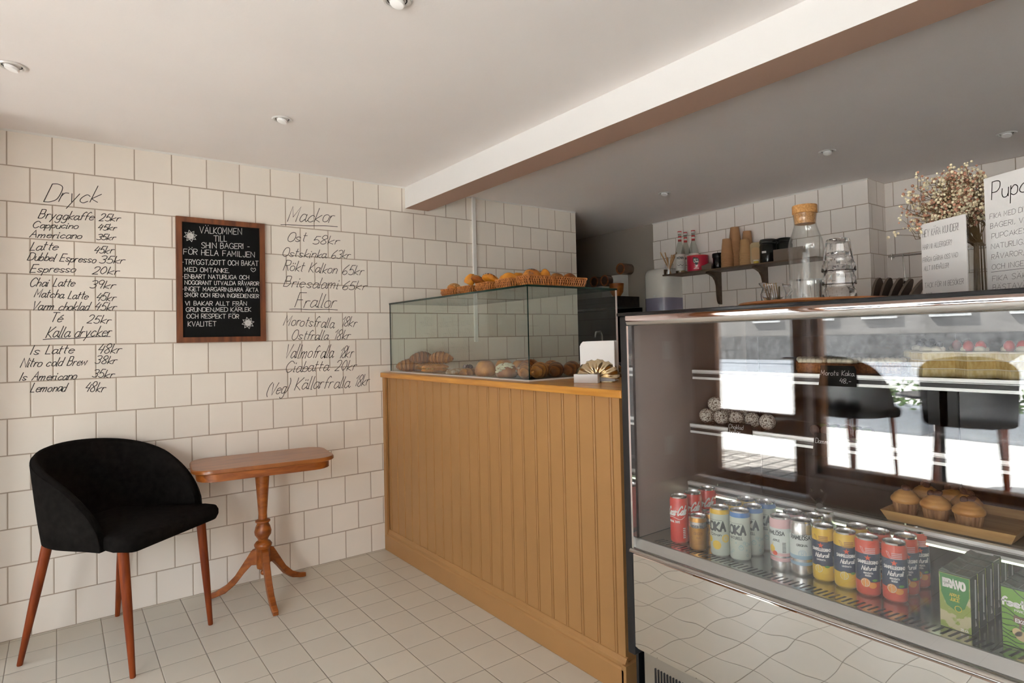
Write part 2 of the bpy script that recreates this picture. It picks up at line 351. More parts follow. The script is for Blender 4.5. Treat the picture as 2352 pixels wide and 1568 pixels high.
def write(mb, t, mapf, u0, v0, width, h, th, slant=0., jit=0., sub=None, dv=0.):
    """text from (u0,v0), cap height h, stretched to width; dv = rise of the line's end"""
    sx = width/text_width(t); x = 0
    for c in t:
        g = G.get(c, G[' ']); jx = random.uniform(-jit, jit)*h; jy = random.uniform(-jit, jit)*h; js = 1+random.uniform(-jit, jit)*1.5
        for st in g[1].split(';'):
            if not st: continue
            sm = st[0] == '~'; st = st.lstrip('~')
            pts = [(int(st[i]), ord(st[i+1])-101) for i in range(0, len(st), 2)]
            if sm: pts = catmull(pts, 4)
            q = [(u0+(x+a)*sx+b/10*h*slant+jx, v0+b/10*h*js+jy+dv*(x+a)*sx/width) for a, b in pts]
            ribbon(mb, q, mapf, th/2, sub)
        x += g[0]+1.6

# ================================================================ SETTING
CE = 2.1
b = MB(); b.box(-1.42, 4.6, -4.3, 1.4, -.1, 0); struct(b, 'floor', m_floor)
b = MB(); b.box(-1.42, 4.6, -4.3, 1.4, CE, CE+.25); struct(b, 'ceiling', m_ceil)
b = MB(); b.box(-1.42, -.22, 0.002, .12, 0, CE); struct(b, 'wall_left_front', m_pink)
b = MB(); b.box(-.22, 3.197, 0, .12, 0, CE); wl = struct(b, 'wall_left', m_tile_y)
b = MB(); b.box(-.42, -.15, -.26, 0, 0, CE); struct(b, 'wall_left_shade_pilaster', m_pink)  # unseen, added to shade the near end of the menu wall
b = MB(); b.box(4.053, 4.3, -1.6525, 0, 0, CE); struct(b, 'wall_back', m_tile_b)
b = MB(); b.box(4.053, 4.3, 0.0, 1.4, 0, CE); struct(b, 'wall_passage', m_plaster)
b = MB(); b.box(4.285, 4.6, -4.3, -1.6525, 0, CE); struct(b, 'wall_recess', m_tile_r)
b = MB(); b.add([(4.0535, -1.6528, 0), (4.285, -1.6528, 0), (4.285, -1.6528, CE), (4.0535, -1.6528, CE)], [(0, 1, 2, 3)]); struct(b, 'wall_pillar', m_tile_s)
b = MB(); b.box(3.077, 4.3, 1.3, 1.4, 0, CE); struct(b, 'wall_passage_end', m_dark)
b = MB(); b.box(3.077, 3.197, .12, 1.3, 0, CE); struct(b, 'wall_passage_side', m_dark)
b = MB(); b.box(-1.42, 4.6, -4.4, -4.3, 0, CE); struct(b, 'wall_right', m_beamw)
# ceiling beam: white sides, pinkish underside
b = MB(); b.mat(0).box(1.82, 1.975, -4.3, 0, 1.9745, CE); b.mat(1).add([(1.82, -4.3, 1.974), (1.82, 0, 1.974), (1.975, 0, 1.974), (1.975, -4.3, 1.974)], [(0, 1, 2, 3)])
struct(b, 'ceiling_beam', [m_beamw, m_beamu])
# white cable trunking down the menu wall
b = MB(); b.box(2.29, 2.315, -.014, 0, 1.17, CE, .002); tag(b.build('cable_trunking', m_white), 'narrow white cable trunking running down the tiled wall to above the counter', 'cable trunking')
# thin white caulk line where tiles meet the ceiling
b = MB(); b.prism([(0, 2.1), (-.008, 2.1), (0, 2.092)], -.22, 3.197, 'x'); struct(b, 'trim_1', m_white)
b = MB(); b.prism([(4.053, 2.1), (4.045, 2.1), (4.053, 2.092)], -1.6525, 0, 'y'); struct(b, 'trim_2', m_white)

# ---- shop front behind the viewer (seen mirrored in the glass, but for the added farther window)
b = MB()
for y0, y1, z0, z1 in ((-.06, .12, 0, CE), (-1.08, -1.04, 0, CE), (-2.53, -2.45, 0, CE), (-4.4, -4.15, 0, CE), (-1.04, -.06, 2.0, CE), (-2.45, -1.08, 0, .18), (-2.45, -1.08, 1.42, CE), (-4.15, -2.53, 0, .18), (-4.15, -2.53, 2.0, CE)):  # low heads over door glass and nearer window shaped to cut daylight
    b.box(-1.42, -1.2, y0, y1, z0, z1)
struct(b, 'wall_front', m_pink)
m_doorw = ramp2('orange_door_wood', (.24, .085, .025), (.40, .17, .055), (40, 40, 5), .4, coat=.3)
d = thing('door_1', 'orange-brown wooden shop door with a tall glass pane facing the street', 'door', (-1.27, -.62, 0)); d['kind'] = 'structure'
b = MB()
b.box(-.03, .03, -.42, -.315, .02, 1.99, .004).box(-.03, .03, .32, .55, .02, 1.99, .004).box(-.03, .03, -.315, .32, 1.50, 1.99).box(-.03, .03, -.315, .32, .40, .58).box(-.03, .03, -.315, .32, .02, .10)
b.build('door_frame', m_doorw, d)
b = MB(); b.box(-.004, .004, -.315, .32, .58, 1.50); b.build('upper_pane', m_winpane, d)
b = MB(); b.box(-.004, .004, -.315, .32, .10, .40); b.build('lower_pane', m_winpane, d)
b = MB(); b.tube([(.03, -.37, 1.0), (.07, -.37, 1.0), (.07, -.27, 1.0)], .009); b.build('door_handle', m_steel, d)
for i, (y0, y1) in enumerate(((-2.45, -1.08), (-4.15, -2.53))):  # farther window is unseen, added to spread daylight deeper into the room
    q = thing('window_%d' % (i+1), 'shop window with slim wooden frame onto the sunlit street, %s' % ('next to the shop door', 'added unseen for more daylight')[i], 'window', (-1.30, 0, 0)); q['kind'] = 'structure'
    b = MB()
    for a, c, z0, z1 in ((y0, y0+.05, .18, (1.42, 2.0)[i]), (y1-.05, y1, .18, (1.42, 2.0)[i]), (y0, y1, .18, .24), (y0, y1, (1.36, 1.94)[i], (1.42, 2.0)[i])): b.box(-.04, .04, a, c, z0, z1)
    b.build('window_frame', m_doorw, q)
    b = MB(); b.box(-.004, .004, y0+.05, y1-.05, .24, (1.36, 1.94)[i]); b.build('pane', m_winpane, q)
# wall sockets on the pink wall beside the door
for k, z0 in enumerate((1.06, .28)):
    s = thing('wall_socket', ('upper white double wall socket on the pink painted wall beside the door' if k == 0 else 'lower white double wall socket near the floor on the pink painted wall'), 'socket', (-.99, .002, z0), 0, 'wall sockets')
    b = MB(); b.box(-.04, .04, -.014, 0, -.075, .075, .004); b.build('plate', m_white, s)
    for z in (-.036, .036):
        b = MB(); b.prism([(.026*math.cos(a*PI/9), z+.026*math.sin(a*PI/9)) for a in range(18)], -.0155, -.0138, 'y'); b.build('socket_face', m_chromering, s)
# ---- street
m_pave = P('pale_paving', (.60, .59, .57), .8, bump=.2, bscale=30, var=.1, vscale=3)
m_cobble = tile_mat('cobbles', (0, 1), (0, 0), .11, .16, True, (.34, .31, .28), (.10, .09, .08), grout=.012, rough=.8, jitter=.25, bumpd=.02)
m_asph = P('asphalt', (.26, .28, .31), .85, bump=.3, bscale=80)
m_facade = P('street_facade', (.30, .28, .26), .85, var=.15, vscale=1.2)
b = MB(); b.box(-13, -2.6, -20, 20, -.2, -.03); struct(b, 'exterior_pavement', m_pave)
b = MB(); b.box(-2.6, -1.42, -20, 20, -.2, -.03); struct(b, 'exterior_cobbles', m_cobble)
b = MB(); b.box(-20, -13, -30, 30, -.2, -.08); struct(b, 'exterior_road', m_asph)
b = MB(); b.box(-40, -20, -40, 40, -.2, -.04); struct(b, 'exterior_far_pavement', m_asph)
bd = thing('street_building', 'ochre plastered building across the street with rows of windows', 'building', (-23, 0, -.04))
b = MB(); b.box(-4, 0, -30, 30, 0, 7); b.build('wall', m_facade, bd)
m_dwin = P('dark_window', (.05, .06, .07), .1); m_stone = P('stone_base', (.17, .165, .16), .9, bump=.8, bscale=9, var=.35, vscale=5)
b = MB(); b.box(0, .08, -30, 30, 0, 1.1); b.build('stone_base', m_stone, bd)
for z in (1.7, 4.4):
    for k in range(-5, 6):
        b = MB(); b.mat(0).box(0, .1, k*2.4-.65, k*2.4+.65, z, z+1.7).mat(1).box(.1, .11, k*2.4-.55, k*2.4+.55, z+.1, z+1.6); b.build('window', [m_white, m_dwin], bd)
# parked car
cr = thing('car', 'silver white car parked on the street outside', 'car', (-9.8, -2.4, -.03))
m_car = P('car_paint', (.62, .66, .70), .18, metal=.3, coat=1); m_tyre = P('tyre', (.02, .02, .02), .8)
prof = [(-2.1, .3), (2.1, .3), (2.15, .62), (1.95, .78), (1.1, .90), (.45, 1.36), (-.95, 1.40), (-1.75, .98), (-2.1, .9), (-2.15, .5)]
b = MB(); b.prism([(y, z) for y, z in prof], -.82, .82, 'x'); b.build('body', m_car, cr, True, 30)
for sx in (-.825, .825):
    for pts in ([(1.0, .92), (.42, 1.29), (-.20, 1.31), (-.20, .94)], [(-.27, .94), (-.27, 1.31), (-.88, 1.32), (-1.5, 1.0)]):
        b = MB(); b.prism(pts, sx-.004, sx+.004, 'x'); b.build('side_window', m_dwin, cr)
for sy in (-1.3, 1.35):
    for sx in (-.72, .72):
        b = MB(); b.prism([(.32*math.cos(a*PI/12), .32*math.sin(a*PI/12)) for a in range(24)], -.1, .1, 'x'); b.xf(Matrix.Translation((sx, sy, .32))); wh = b.build('wheel', m_tyre, cr)
        b = MB(); b.prism([(.2*math.cos(a*PI/9), .2*math.sin(a*PI/9)) for a in range(18)], -.105, .105, 'x'); b.xf(Matrix.Translation((sx, sy, .32))); b.build('hubcap', m_steel, wh)
# box hedge in planters outside
m_hedge = ramp2('hedge_leaf', (.03, .07, .015), (.12, .22, .05), (60, 60, 60), .6)
for k, y in enumerate((-2.6, -1.0, .6)):
    pl = thing('planter', ('green hedge planter on the pavement facing the door', 'green hedge planter on the pavement between the door and the window', 'green hedge planter on the pavement facing the shop window')[2-k], 'planter', (-5.0, y-.4, -.03), 0, 'hedge planters on the pavement')
    b = MB(); b.box(-.18, .18, -.7, .7, 0, .32, .01); b.build('box', m_asph, pl)
    b = MB(); rnd = random.Random(k)
    for i in range(500):
        p = Vector((rnd.uniform(-.2, .2), rnd.uniform(-.68, .68), rnd.uniform(.3, .58))); a = Vector((rnd.gauss(0, 1), rnd.gauss(0, 1), rnd.gauss(0, 1))).normalized(); c2 = a.orthogonal().normalized()
        b.add([p, p+a*.05+c2*.018, p+a*.09, p+a*.05-c2*.018], [(0, 1, 2, 3)])
    b.build('foliage', m_hedge, pl, kind='stuff')

# ---------------------------------------------------------------- downlights
def downlight(x, y, label):
    t = thing('downlight', label, 'ceiling light', (x, y, CE), 0, 'recessed ceiling downlights')
    b = MB(); b.lathe([(.027, -.001), (.031, -.005), (.037, -.005), (.0405, -.001)], 28, cap=False); b.build('trim_ring', m_chromering, t, True)
    b = MB(); b.lathe([(.028, -.0012), (.024, -.0012)], 24, cap=False); b.build('gap_shade', m_dark, t)  # flat dark ring painted as the shade around the lamp
    b = MB(); b.lathe([(.0205, .002), (.0205, -.003), (.019, -.0065), (.012, -.008), (.0001, -.0085)], 24, cap=False); b.xf(Matrix.Translation((0, 0, -.007))@Matrix.Rotation(.30, 4, 'Y')); b.build('lamp', m_lampface, t, True)
downlight(.899, -1.789, 'downlight cut by the top edge of the picture, in the pale ceiling')
downlight(.053, -.740, 'downlight in the pale ceiling above the drinks list')
downlight(.900, -.737, 'downlight in the pale ceiling above the blackboard and side table')
downlight(3.284, -.748, 'downlight in the dim kitchen ceiling near the passage')
downlight(3.285, -1.782, 'downlight in the dim kitchen ceiling above the carafe')
downlight(3.738, -2.398, 'downlight in the dim kitchen ceiling above the dried flowers')

# ---------------------------------------------------------------- menu lettering on the tiles
def wall_lines(name, lines, unders, label, th=.0031):
    mb = MB()
    f = lambda u, v: Vector((u, -.0008, v))
    for t, x0, y0, x1, y1, h in lines:
        a = ony(x0, y0, 0); e = ony(x1, y1, 0); top = ony(x0, y0-h, 0)
        H = top.z-a.z; sl = .38
        write(mb, t, f, a.x, a.z, (e.x-a.x)-H*.12, H, th, sl, .035, dv=e.z-a.z)
    for x0, y0, x1, y1 in unders:
        a = ony(x0, y0, 0); e = ony(x1, y1, 0)
        ribbon(mb, [(a.x+(e.x-a.x)*i/8, a.z+(e.z-a.z)*i/8+.0015*math.sin(i*1.3)) for i in range(9)], f, th/2)
    return mb.build(name, m_ink, wl, label=label)
wall_lines('drinks_lettering', [
 ('Dryck', 101, 462, 230, 466, 42), ('Bryggkaffe', 88, 501, 216, 506, 20), ('25kr', 227, 507, 277, 508, 16), ('Cappucino', 74, 523, 180, 525, 15), ('45kr', 224, 528, 267, 529, 14),
 ('Americano', 68, 545, 188, 548, 16), ('35kr', 221, 550, 266, 551, 14), ('Latte', 68, 575, 134, 574, 20), ('45kr', 214, 581, 261, 582, 17), ('Dubbel Espresso', 63, 597, 220, 604, 18),
 ('35kr', 227, 604, 287, 605, 17), ('Espresso', 68, 625, 174, 625, 18), ('20kr', 211, 629, 274, 630, 17), ('Chai Latte', 68, 657, 172, 658, 19), ('39kr', 205, 662, 266, 662, 18),
 ('Matcha Latte', 78, 682, 203, 687, 18), ('45kr', 219, 690, 266, 691, 18), ('Varm choklad', 72, 712, 204, 712, 20), ('45kr', 216, 712, 267, 713, 18), ('Té', 113, 739, 144, 739, 21),
 ('25kr', 200, 741, 255, 743, 18), ('Kalla drycker', 105, 775, 255, 771, 25), ('Is Latte', 69, 814, 170, 811, 20), ('48kr', 223, 811, 279, 810, 21), ('Nitro cold Brew', 46, 843, 200, 838, 20),
 ('38kr', 218, 835, 269, 835, 18), ('Is Americano', 45, 874, 176, 871, 19), ('35kr', 211, 866, 262, 867, 18), ('Lemonad', 70, 900, 152, 898, 20), ('48kr', 194, 898, 242, 900, 21)],
 [(99, 779.6, 253, 772)], 'black handwritten drinks price list')
wall_lines('sandwich_lettering', [
 ('Mackor', 661, 508, 768, 511, 34), ('Ost', 658, 555, 703, 555, 22), ('58kr', 718, 560, 780, 561, 19), ('Ostskinka', 647, 588, 749, 593, 20), ('63kr', 760, 593, 805, 594, 20),
 ('Rökt Kalkon', 650, 620, 774, 629, 23), ('65kr', 785, 630, 836, 631, 22), ('Briesalami', 651, 658, 778, 663, 25), ('65kr', 785, 665, 842, 665, 20), ('Frallor', 677, 706, 773, 706, 32),
 ('Morotsfralla', 651, 746, 767, 753, 24), ('18kr', 783, 749, 819, 750, 22), ('Ostfralla', 669, 780, 753, 779, 22), ('18kr', 766, 779, 805, 779, 22), ('Vallmofralla', 652, 822, 766, 821, 30),
 ('18kr', 777, 822, 811, 821, 26), ('Ciabatta', 655, 855, 754, 851, 25), ('20kr', 769, 851, 819, 849, 23), ('(Veg)', 610, 909, 664, 899, 28), ('Källarfralla', 676, 895, 803, 889, 28), ('18kr', 813, 887, 848, 884, 25)],
 [(645, 516, 775, 520), (665, 710, 775, 711)], 'black handwritten sandwich and roll price list')

# ---------------------------------------------------------------- blackboard
bl = thing('blackboard', 'framed blackboard with white chalk welcome text hanging on the tiled wall', 'blackboard', (.6135, 0, 1.2))
W, H = .40, .60
b = MB(); b.box(.02, W-.02, -.012, -.002, .02, H-.02); b.build('writing_panel', m_board, bl)
b = MB(); fwid = .025
b.prism([(0, 0), (W, 0), (W-fwid, fwid), (fwid, fwid)], -.022, 0, 'y').prism([(0, H), (fwid, H-fwid), (W-fwid, H-fwid), (W, H)], -.022, 0, 'y')
b.prism([(0, 0), (fwid, fwid), (fwid, H-fwid), (0, H)], -.022, 0, 'y').prism([(W, 0), (W, H), (W-fwid, H-fwid), (W-fwid, fwid)], -.022, 0, 'y')
b.build('frame', m_frame, bl)
mb = MB(); f = lambda u, v: Vector((u, -.0128, v))
def bpt(X, Y): p = ony(X/2.7031, 380+Y/2.7031, -.013); return p.x-.6135, p.z-1.2
for t, x0, y0, x1, y1, h in [('VÄLKOMMEN', 1240, 420, 1500, 428, 40), ('TILL', 1326, 470, 1408, 471, 36), ('SHIN BAGERI -', 1252, 512, 1552, 518, 34), ('FÖR HELA FAMILJEN', 1140, 550, 1580, 570, 34),
  ('-TRYGGT,GOTT OCH BAKAT', 1128, 612, 1603, 622, 31), ('MED OMTANKE.', 1145, 657, 1425, 666, 27), ('-ENBART NATURLIGA OCH', 1128, 700, 1545, 706, 25), ('NOGGRANT UTVALDA RÅVAROR', 1147, 738, 1606, 744, 24),
  ('-INGET MARGARIN,BARA ÄKTA', 1130, 777, 1603, 784, 25), ('SMÖR OCH RENA INGREDIENSER', 1147, 814, 1606, 822, 24), ('VI BAKAR ALLT FRÅN', 1150, 867, 1532, 869, 25), ('GRUNDEN,MED KÄRLEK', 1155, 907, 1558, 906, 26),
  ('OCH RESPEKT FÖR', 1160, 948, 1482, 949, 27), ('KVALITET', 1168, 998, 1342, 996, 30)]:
    a = bpt(x0, y0); e = bpt(x1, y1); tp = bpt(x0, y0-h)
    write(mb, t, f, a[0], a[1], e[0]-a[0], tp[1]-a[1], .0022, .02, .025, dv=e[1]-a[1])
a = bpt(1572, 660); ribbon(mb, catmull([(a[0], a[1]), (a[0]-.011, a[1]+.012), (a[0]-.007, a[1]+.02), (a[0], a[1]+.014), (a[0]+.008, a[1]+.02), (a[0]+.012, a[1]+.011), (a[0], a[1])], 4), f, .0009)
for cx, cy, rr in ((1182, 437, .028), (1540, 977, .029)):
    a = bpt(cx, cy)
    for k in range(8):
        th = k*PI/4+.2; p = lambda r_, d_: (a[0]+r_*math.cos(th+d_), a[1]+r_*math.sin(th+d_))
        ribbon(mb, [p(.008, -.35), p(rr*.65, -.32), p(rr, 0), p(rr*.65, .32), p(.008, .35)], f, .0009)
        ribbon(mb, [p(.002, 0), p(rr*.6, 0)], f, .0009); ribbon(mb, [p(.004, .2), p(rr*.5, .12)], f, .0008); ribbon(mb, [p(.004, -.2), p(rr*.5, -.12)], f, .0008)
mb.build('chalk_lettering', m_chalk, bl, label='white chalk words and flowers')
def bw(mb, name, mats, parent, *a, **k):
    """build a mesh given in world metres as a child of an unrotated parent"""
    mb.xf(Matrix.Translation(-Vector(parent.location))); return mb.build(name, mats, parent, *a, **k)

# ================================================================ CHAIR AND SIDE TABLE
def make_chair(label, loc, rz):
    t = thing('tub_chair', label, 'chair', loc, rz)
    def plan(q, k):                       # q -1..1 from one arm end round the back to the other
        a = q*PI*.5*1.0
        hw, bk, fr = (.262, -.235, .16) if k == 0 else (.287, -.285, .185)
        s = abs(q)
        if s < .62:
            an = q/.62*PI/2; return Vector((bk+(.12-bk)*(1-math.cos(an))*.62, hw*math.sin(an)))
        u = (s-.62)/.38; x62 = bk+(.12-bk)*.62
        return Vector((x62+(fr-x62)*u, math.copysign(hw-.012*u*u, q)))
    def rim(q):
        s = abs(q); return .472+.330*max(0.0, 1-s**2.05)**.66
    th = .036
    def sh(u, v):
        q = -1+2*u
        lo, hi = plan(q, 0), plan(q, 1); z1 = rim(q); z0 = .452
        e = 1e-3; tg = (plan(min(1, q+e), 1)-plan(max(-1, q-e), 1)).normalized(); nin = Vector((-tg.y, tg.x))
        if nin.dot(Vector((.05, 0))-hi) < 0: nin = -nin
        seq = [(0, 0), (.0, .03), (0, .25), (0, .5), (0, .75), (0, .94), (.25, .99), (.5, 1.0), (.75, .99), (1, .94), (1, .7), (1, .4), (1, .12), (1, 0)]
        x = v*(len(seq)-1); i = min(int(x), len(seq)-2); f = x-i
        o = seq[i][0]+(seq[i+1][0]-seq[i][0])*f; h = seq[i][1]+(seq[i+1][1]-seq[i][1])*f
        k = min(1, (h*(z1-z0))/.34); k = k**.8
        p = lo+(hi-lo)*k+nin*o*th
        if h < .02: p += nin*.012*(1-o)
        return (p.x, p.y, z0+h*(z1-z0))
    b = MB(); b.grid(sh, 49, 14)
    n = 49
    b.f += [tuple(j*n for j in range(13, -1, -1)), tuple(j*n+n-1 for j in range(14))]; b.mi += [0, 0]
    shell = b.build('shell', m_fabric, t, True, 60)
    b = MB(); b.tube([(lambda p: (p[0], p[1], p[2]))(sh(i/60, 5.35/13)) for i in range(61)], .0028, 5); b.build('seam', m_fabric, shell, True)
    prof = rrect(.225, .250, .06, 6, .052, 0); prof = [(x, y*(1 if x > .12 else .93 if x > -.05 else .60)) for x, y in prof]
    b = MB(); rings = [(0.90, .447), (.97, .452), (1.0, .466), (1.0, .482), (.975, .497), (.9, .504), (.5, .508)]
    for k, z in rings: b.v += [(.052+(x-.052)*k, y*k, z+(.004*math.sin(x*40+y*31) if z < .46 else 0)) for x, y in prof]
    m = len(prof)
    b.f += [(j*m+i, j*m+(i+1) % m, (j+1)*m+(i+1) % m, (j+1)*m+i) for j in range(len(rings)-1) for i in range(m)]+[tuple(range(m-1, -1, -1)), tuple((len(rings)-1)*m+i for i in range(m))]; b.mi += [0]*(m*(len(rings)-1)+2)
    b.build('seat_cushion', m_fabric, t, True, 60)
    for (fx, sx), (tx, ty) in (((.252, -.203), (.205, -.195)), ((.238, .203), (.200, .195)), ((-.246, -.215), (-.165, -.17)), ((-.235, .198), (-.165, .165))):
        b = MB(); b.tube([(fx, sx, 0.0), (fx, sx, .003), (fx+(tx-fx)*.5, sx+(ty-sx)*.5, .23), (tx, ty, .452)], [.0085, .0095, .0155, .0185], 14); b.build('leg', m_teak, t, True, 50)
    return t
chair0 = make_chair('black fabric tub chair with red-brown wooden legs beside the side table', (.371, -.329, 0), math.radians(-50.05))
oc = dup(chair0, (-1.72, -1.12, -.03), math.radians(195), 'tall black tub chair outside, close to the shop door', 'tub chairs outside the window'); oc.scale = (.95, .95, 1.30)
oc = dup(chair0, (-1.72, -1.86, -.03), math.radians(165), 'tall black tub chair outside in front of the shop window', 'tub chairs outside the window'); oc.scale = (.95, .95, 1.30)
t = thing('bistro_table', 'round bistro table between the tub chairs outside on the pavement', 'table', (-2.35, -1.5, -.03))
b = MB(); b.lathe([(.001, .70), (.29, .70), (.30, .71), (.29, .72), (.001, .72)], 28, cap=False); b.build('tabletop', m_blackgl, t)
b = MB(); b.lathe([(.03, .02), (.022, .1), (.022, .70)], 14); b.build('column', m_black, t); b = MB(); b.lathe([(.2, 0), (.2, .015), (.03, .03)], 24); b.build('base', m_black, t)

t = thing('side_table', 'small reddish wood pedestal side table with three curved feet by the tiled wall', 'table', (.935, -.225, 0))
top = rrect(.303, .175, .085, 5)
def rotp(pts, a): return [(x*math.cos(a)-y*math.sin(a), x*math.sin(a)+y*math.cos(a)) for x, y in pts]
ra = math.radians(-7)
def stackp(outl, rings):
    b = MB(); m = len(outl)
    for k, z in rings: b.v += [(x*k, y*k, z) for x, y in outl]
    b.f += [(j*m+i, j*m+(i+1) % m, (j+1)*m+(i+1) % m, (j+1)*m+i) for j in range(len(rings)-1) for i in range(m)]+[tuple(range(m-1, -1, -1)), tuple((len(rings)-1)*m+i for i in range(m))]; b.mi += [0]*(m*(len(rings)-1)+2)
    return b
b = stackp(rotp(top, ra), [(.985, .631), (1.0, .634), (1.0, .645), (.988, .650)]); b.xf(Matrix.Translation((0, -.02, 0))); b.build('tabletop', m_tabletop, t, True, 30)
b = stackp(rotp(top, ra), [(.92, .596), (.93, .597), (.93, .632)]); b.xf(Matrix.Translation((0, -.02, 0))); b.build('apron', m_table, t, True, 30)
b = MB(); b.lathe([(.012, .125), (.028, .135), (.030, .15), (.030, .225), (.038, .235), (.040, .245), (.032, .256), (.022, .262), (.024, .272), (.036, .29), (.038, .305), (.032, .328), (.025, .343), (.033, .349), (.033, .356), (.020, .362), (.019, .39), (.027, .50), (.034, .597)], 26); b.build('column', m_table, t, True, 50)
b = MB(); b.ball((0, 0, .112), .013); b.lathe([(.006, .12), (.014, .13)], 12); b.build('drop_finial', m_table, t, True)
for a in (math.atan2(-.247, -.015), math.atan2(.127, .245), math.atan2(.133, -.228)):
    L = .255; dx, dy = math.cos(a), math.sin(a); nx, ny = -dy, dx
    cl = [(.022, .19, .038), (.05, .185, .034), (.085, .14, .026), (.125, .085, .021), (.17, .045, .017), (.215, .024, .014), (.240, .016, .013), (.258, .012, .012)]
    b = MB()
    for i, (q, z, hh) in enumerate(cl):
        wd = .015-.004*i/len(cl)
        for sx, sz in ((-1, -1), (1, -1), (1, 1), (-1, 1)): b.v.append((dx*q+nx*wd*sx, dy*q+ny*wd*sx, max(0, z+hh*sz*(1 if i < 5 else .9))))
    k = len(cl); b.f += [(j*4+i, j*4+(i+1) % 4, j*4+4+(i+1) % 4, j*4+4+i) for j in range(k-1) for i in range(4)]+[(3, 2, 1, 0), tuple((k-1)*4+i for i in range(4))]; b.mi += [0]*((k-1)*4+2)
    o = b.build('foot', m_table, t, True, 50); md = o.modifiers.new('bevel', 'BEVEL'); md.width = .003; md.segments = 2

# ================================================================ COUNTER
ct = thing('shop_counter', 'ochre panelled shop counter with varnished wooden worktop along the passage to the kitchen', 'counter', (1.67, -.95, 0))
YE = -1.83
b = MB(); pts = [(1.70, -.03)]
y = -.055; bdw = .0822
pts = [(1.72, -.012), (1.671, -.012)]
while y > YE+.01:
    e = max(y-bdw, YE)
    pts += [(1.671, y), (1.674, y-.001), (1.674, y-.004), (1.669, y-.006), (1.668, y-.009), (1.6695, y-.012), (1.674, y-.0135), (1.671, y-.016)]
    y = e
pts += [(1.671, YE), (1.72, YE)]
b.prism(pts, .05, .9795); bw(b, 'front_panel', m_ochre, ct)
b = MB(); b.box(1.72, 2.44, YE, -.012, .05, .9795); bw(b, 'carcass', m_ochre, ct)
b = MB(); bp_ = [(1.675, 0), (1.652, 0), (1.650, .004), (1.650, .082), (1.654, .088), (1.658, .090), (1.659, .100), (1.664, .108), (1.668, .116), (1.675, .118)]
b.prism(bp_, YE-.008, -.012, 'y'); b.box(1.65, 2.40, YE-.02, YE, 0, .10); bw(b, 'baseboard', m_ochre, ct)
b = MB(); b.box(1.655, 1.668, -.034, -.002, 0, .9795); bw(b, 'corner_trim', m_ochre, ct)
wt = MB(); wt.box(1.64, 2.46, -1.868, -.004, .980, 1.007, .004)
tag(wt.build('counter_worktop', m_oak), 'varnished golden wood worktop lying along the ochre counter', 'worktop')

# ---------------------------------------------------------------- glass vitrine on the counter
vx, vy, vz0, vz1, vxb = 1.705, -1.30, 1.0085, 1.406, 2.235
vt = thing('glass_vitrine', 'clear glass pastry cabinet with green edges standing on the wooden worktop', 'display cabinet', (vx, -.65, 1.007))
def pane(x0, x1, y0, y1, z0, z1):
    b = MB(); b.box(x0, x1, y0, y1, z0, z1); d = (x1-x0, y1-y0, z1-z0); k = d.index(min(d))
    big = {2: (0, 1), 1: (2, 4), 0: (3, 5)}[k]; b.mi = [0 if i in big else 1 for i in range(6)]; return b
bw(pane(vx, vx+.006, vy, -.006, vz0, vz1-.008), 'front_pane', [m_green_pane, m_edge], vt)
bw(pane(vx+.006, vxb, vy, vy+.006, vz0, vz1-.008), 'side_pane', [m_green_pane, m_edge], vt)
bw(pane(vx-.003, vxb, vy-.003, -.006, vz1-.008, vz1), 'top_pane', [m_green_pane, m_edge], vt)
b = MB(); b.box(vxb-.004, vxb, vy-.001, vy+.007, vz0, vz1-.008); bw(b, 'rear_edge', m_acryl, vt)
b = MB(); b.box(vx-.0015, vx+.010, vy-.001, -.006, 1.0072, 1.0135).box(vx+.01, vxb, vy-.001, vy+.010, 1.0072, 1.0135); bw(b, 'bottom_strip', m_white, vt)
b = MB(); b.box(1.72, 2.2, -1.285, -.98, 1.0075, 1.0115, .001); tag(b.build('black_tray', m_black), 'flat black tray under the croissants inside the glass cabinet', 'tray')

# ---------------------------------------------------------------- bread and pastries
m_crust = ramp2('golden_crust', (.38, .12, .014), (.66, .28, .045), (22, 22, 22), .45, bump=.2)
m_crustd = ramp2('brown_crust', (.24, .058, .009), (.45, .15, .02), (25, 25, 25), .42, bump=.2)
m_crusto = ramp2('orange_crust', (.48, .16, .010), (.80, .36, .035), (16, 16, 16), .45)
m_sugar = ramp2('sugar_dust', (.42, .22, .10), (.80, .72, .62), (30, 30, 30), .7)
m_poppy = ramp2('poppy_top', (.03, .03, .035), (.40, .27, .15), (260, 260, 260), .7, pos=(.5, .75))
m_poppyseed = P('poppy_seed', (.045, .045, .05), .6)
m_seed = ramp2('seed_mix', (.25, .12, .04), (.72, .50, .22), (160, 160, 160), .7)
def banded(name, c1, c2):
    m, n, l, b = nodes(name); tc = n.new('ShaderNodeTexCoord'); wv = n.new('ShaderNodeTexWave'); wv.bands_direction = 'X'; wv.wave_profile = 'SAW'
    wv.inputs['Scale'].default_value = 13; wv.inputs['Distortion'].default_value = 3; wv.inputs['Detail'].default_value = 2; wv.inputs['Detail Scale'].default_value = 2
    r = n.new('ShaderNodeValToRGB'); r.color_ramp.elements[0].color = (*c1, 1); r.color_ramp.elements[1].color = (*c2, 1); r.color_ramp.elements[0].position = .05; r.color_ramp.elements[1].position = .8
    l.new(tc.outputs['Object'], wv.inputs['Vector']); l.new(wv.outputs['Fac'], r.inputs[0]); l.new(r.outputs[0], b.inputs['Base Color']); b.inputs['Roughness'].default_value = .36
    return m
m_layers = banded('croissant_layers', (.22, .06, .012), (.52, .20, .04)); m_layersd = banded('dark_croissant_layers', (.12, .026, .006), (.34, .10, .02))
m_berry = P('dark_berry', (.05, .006, .012), .25)
m_cream = P('whipped_cream', (.74, .67, .50), .6)
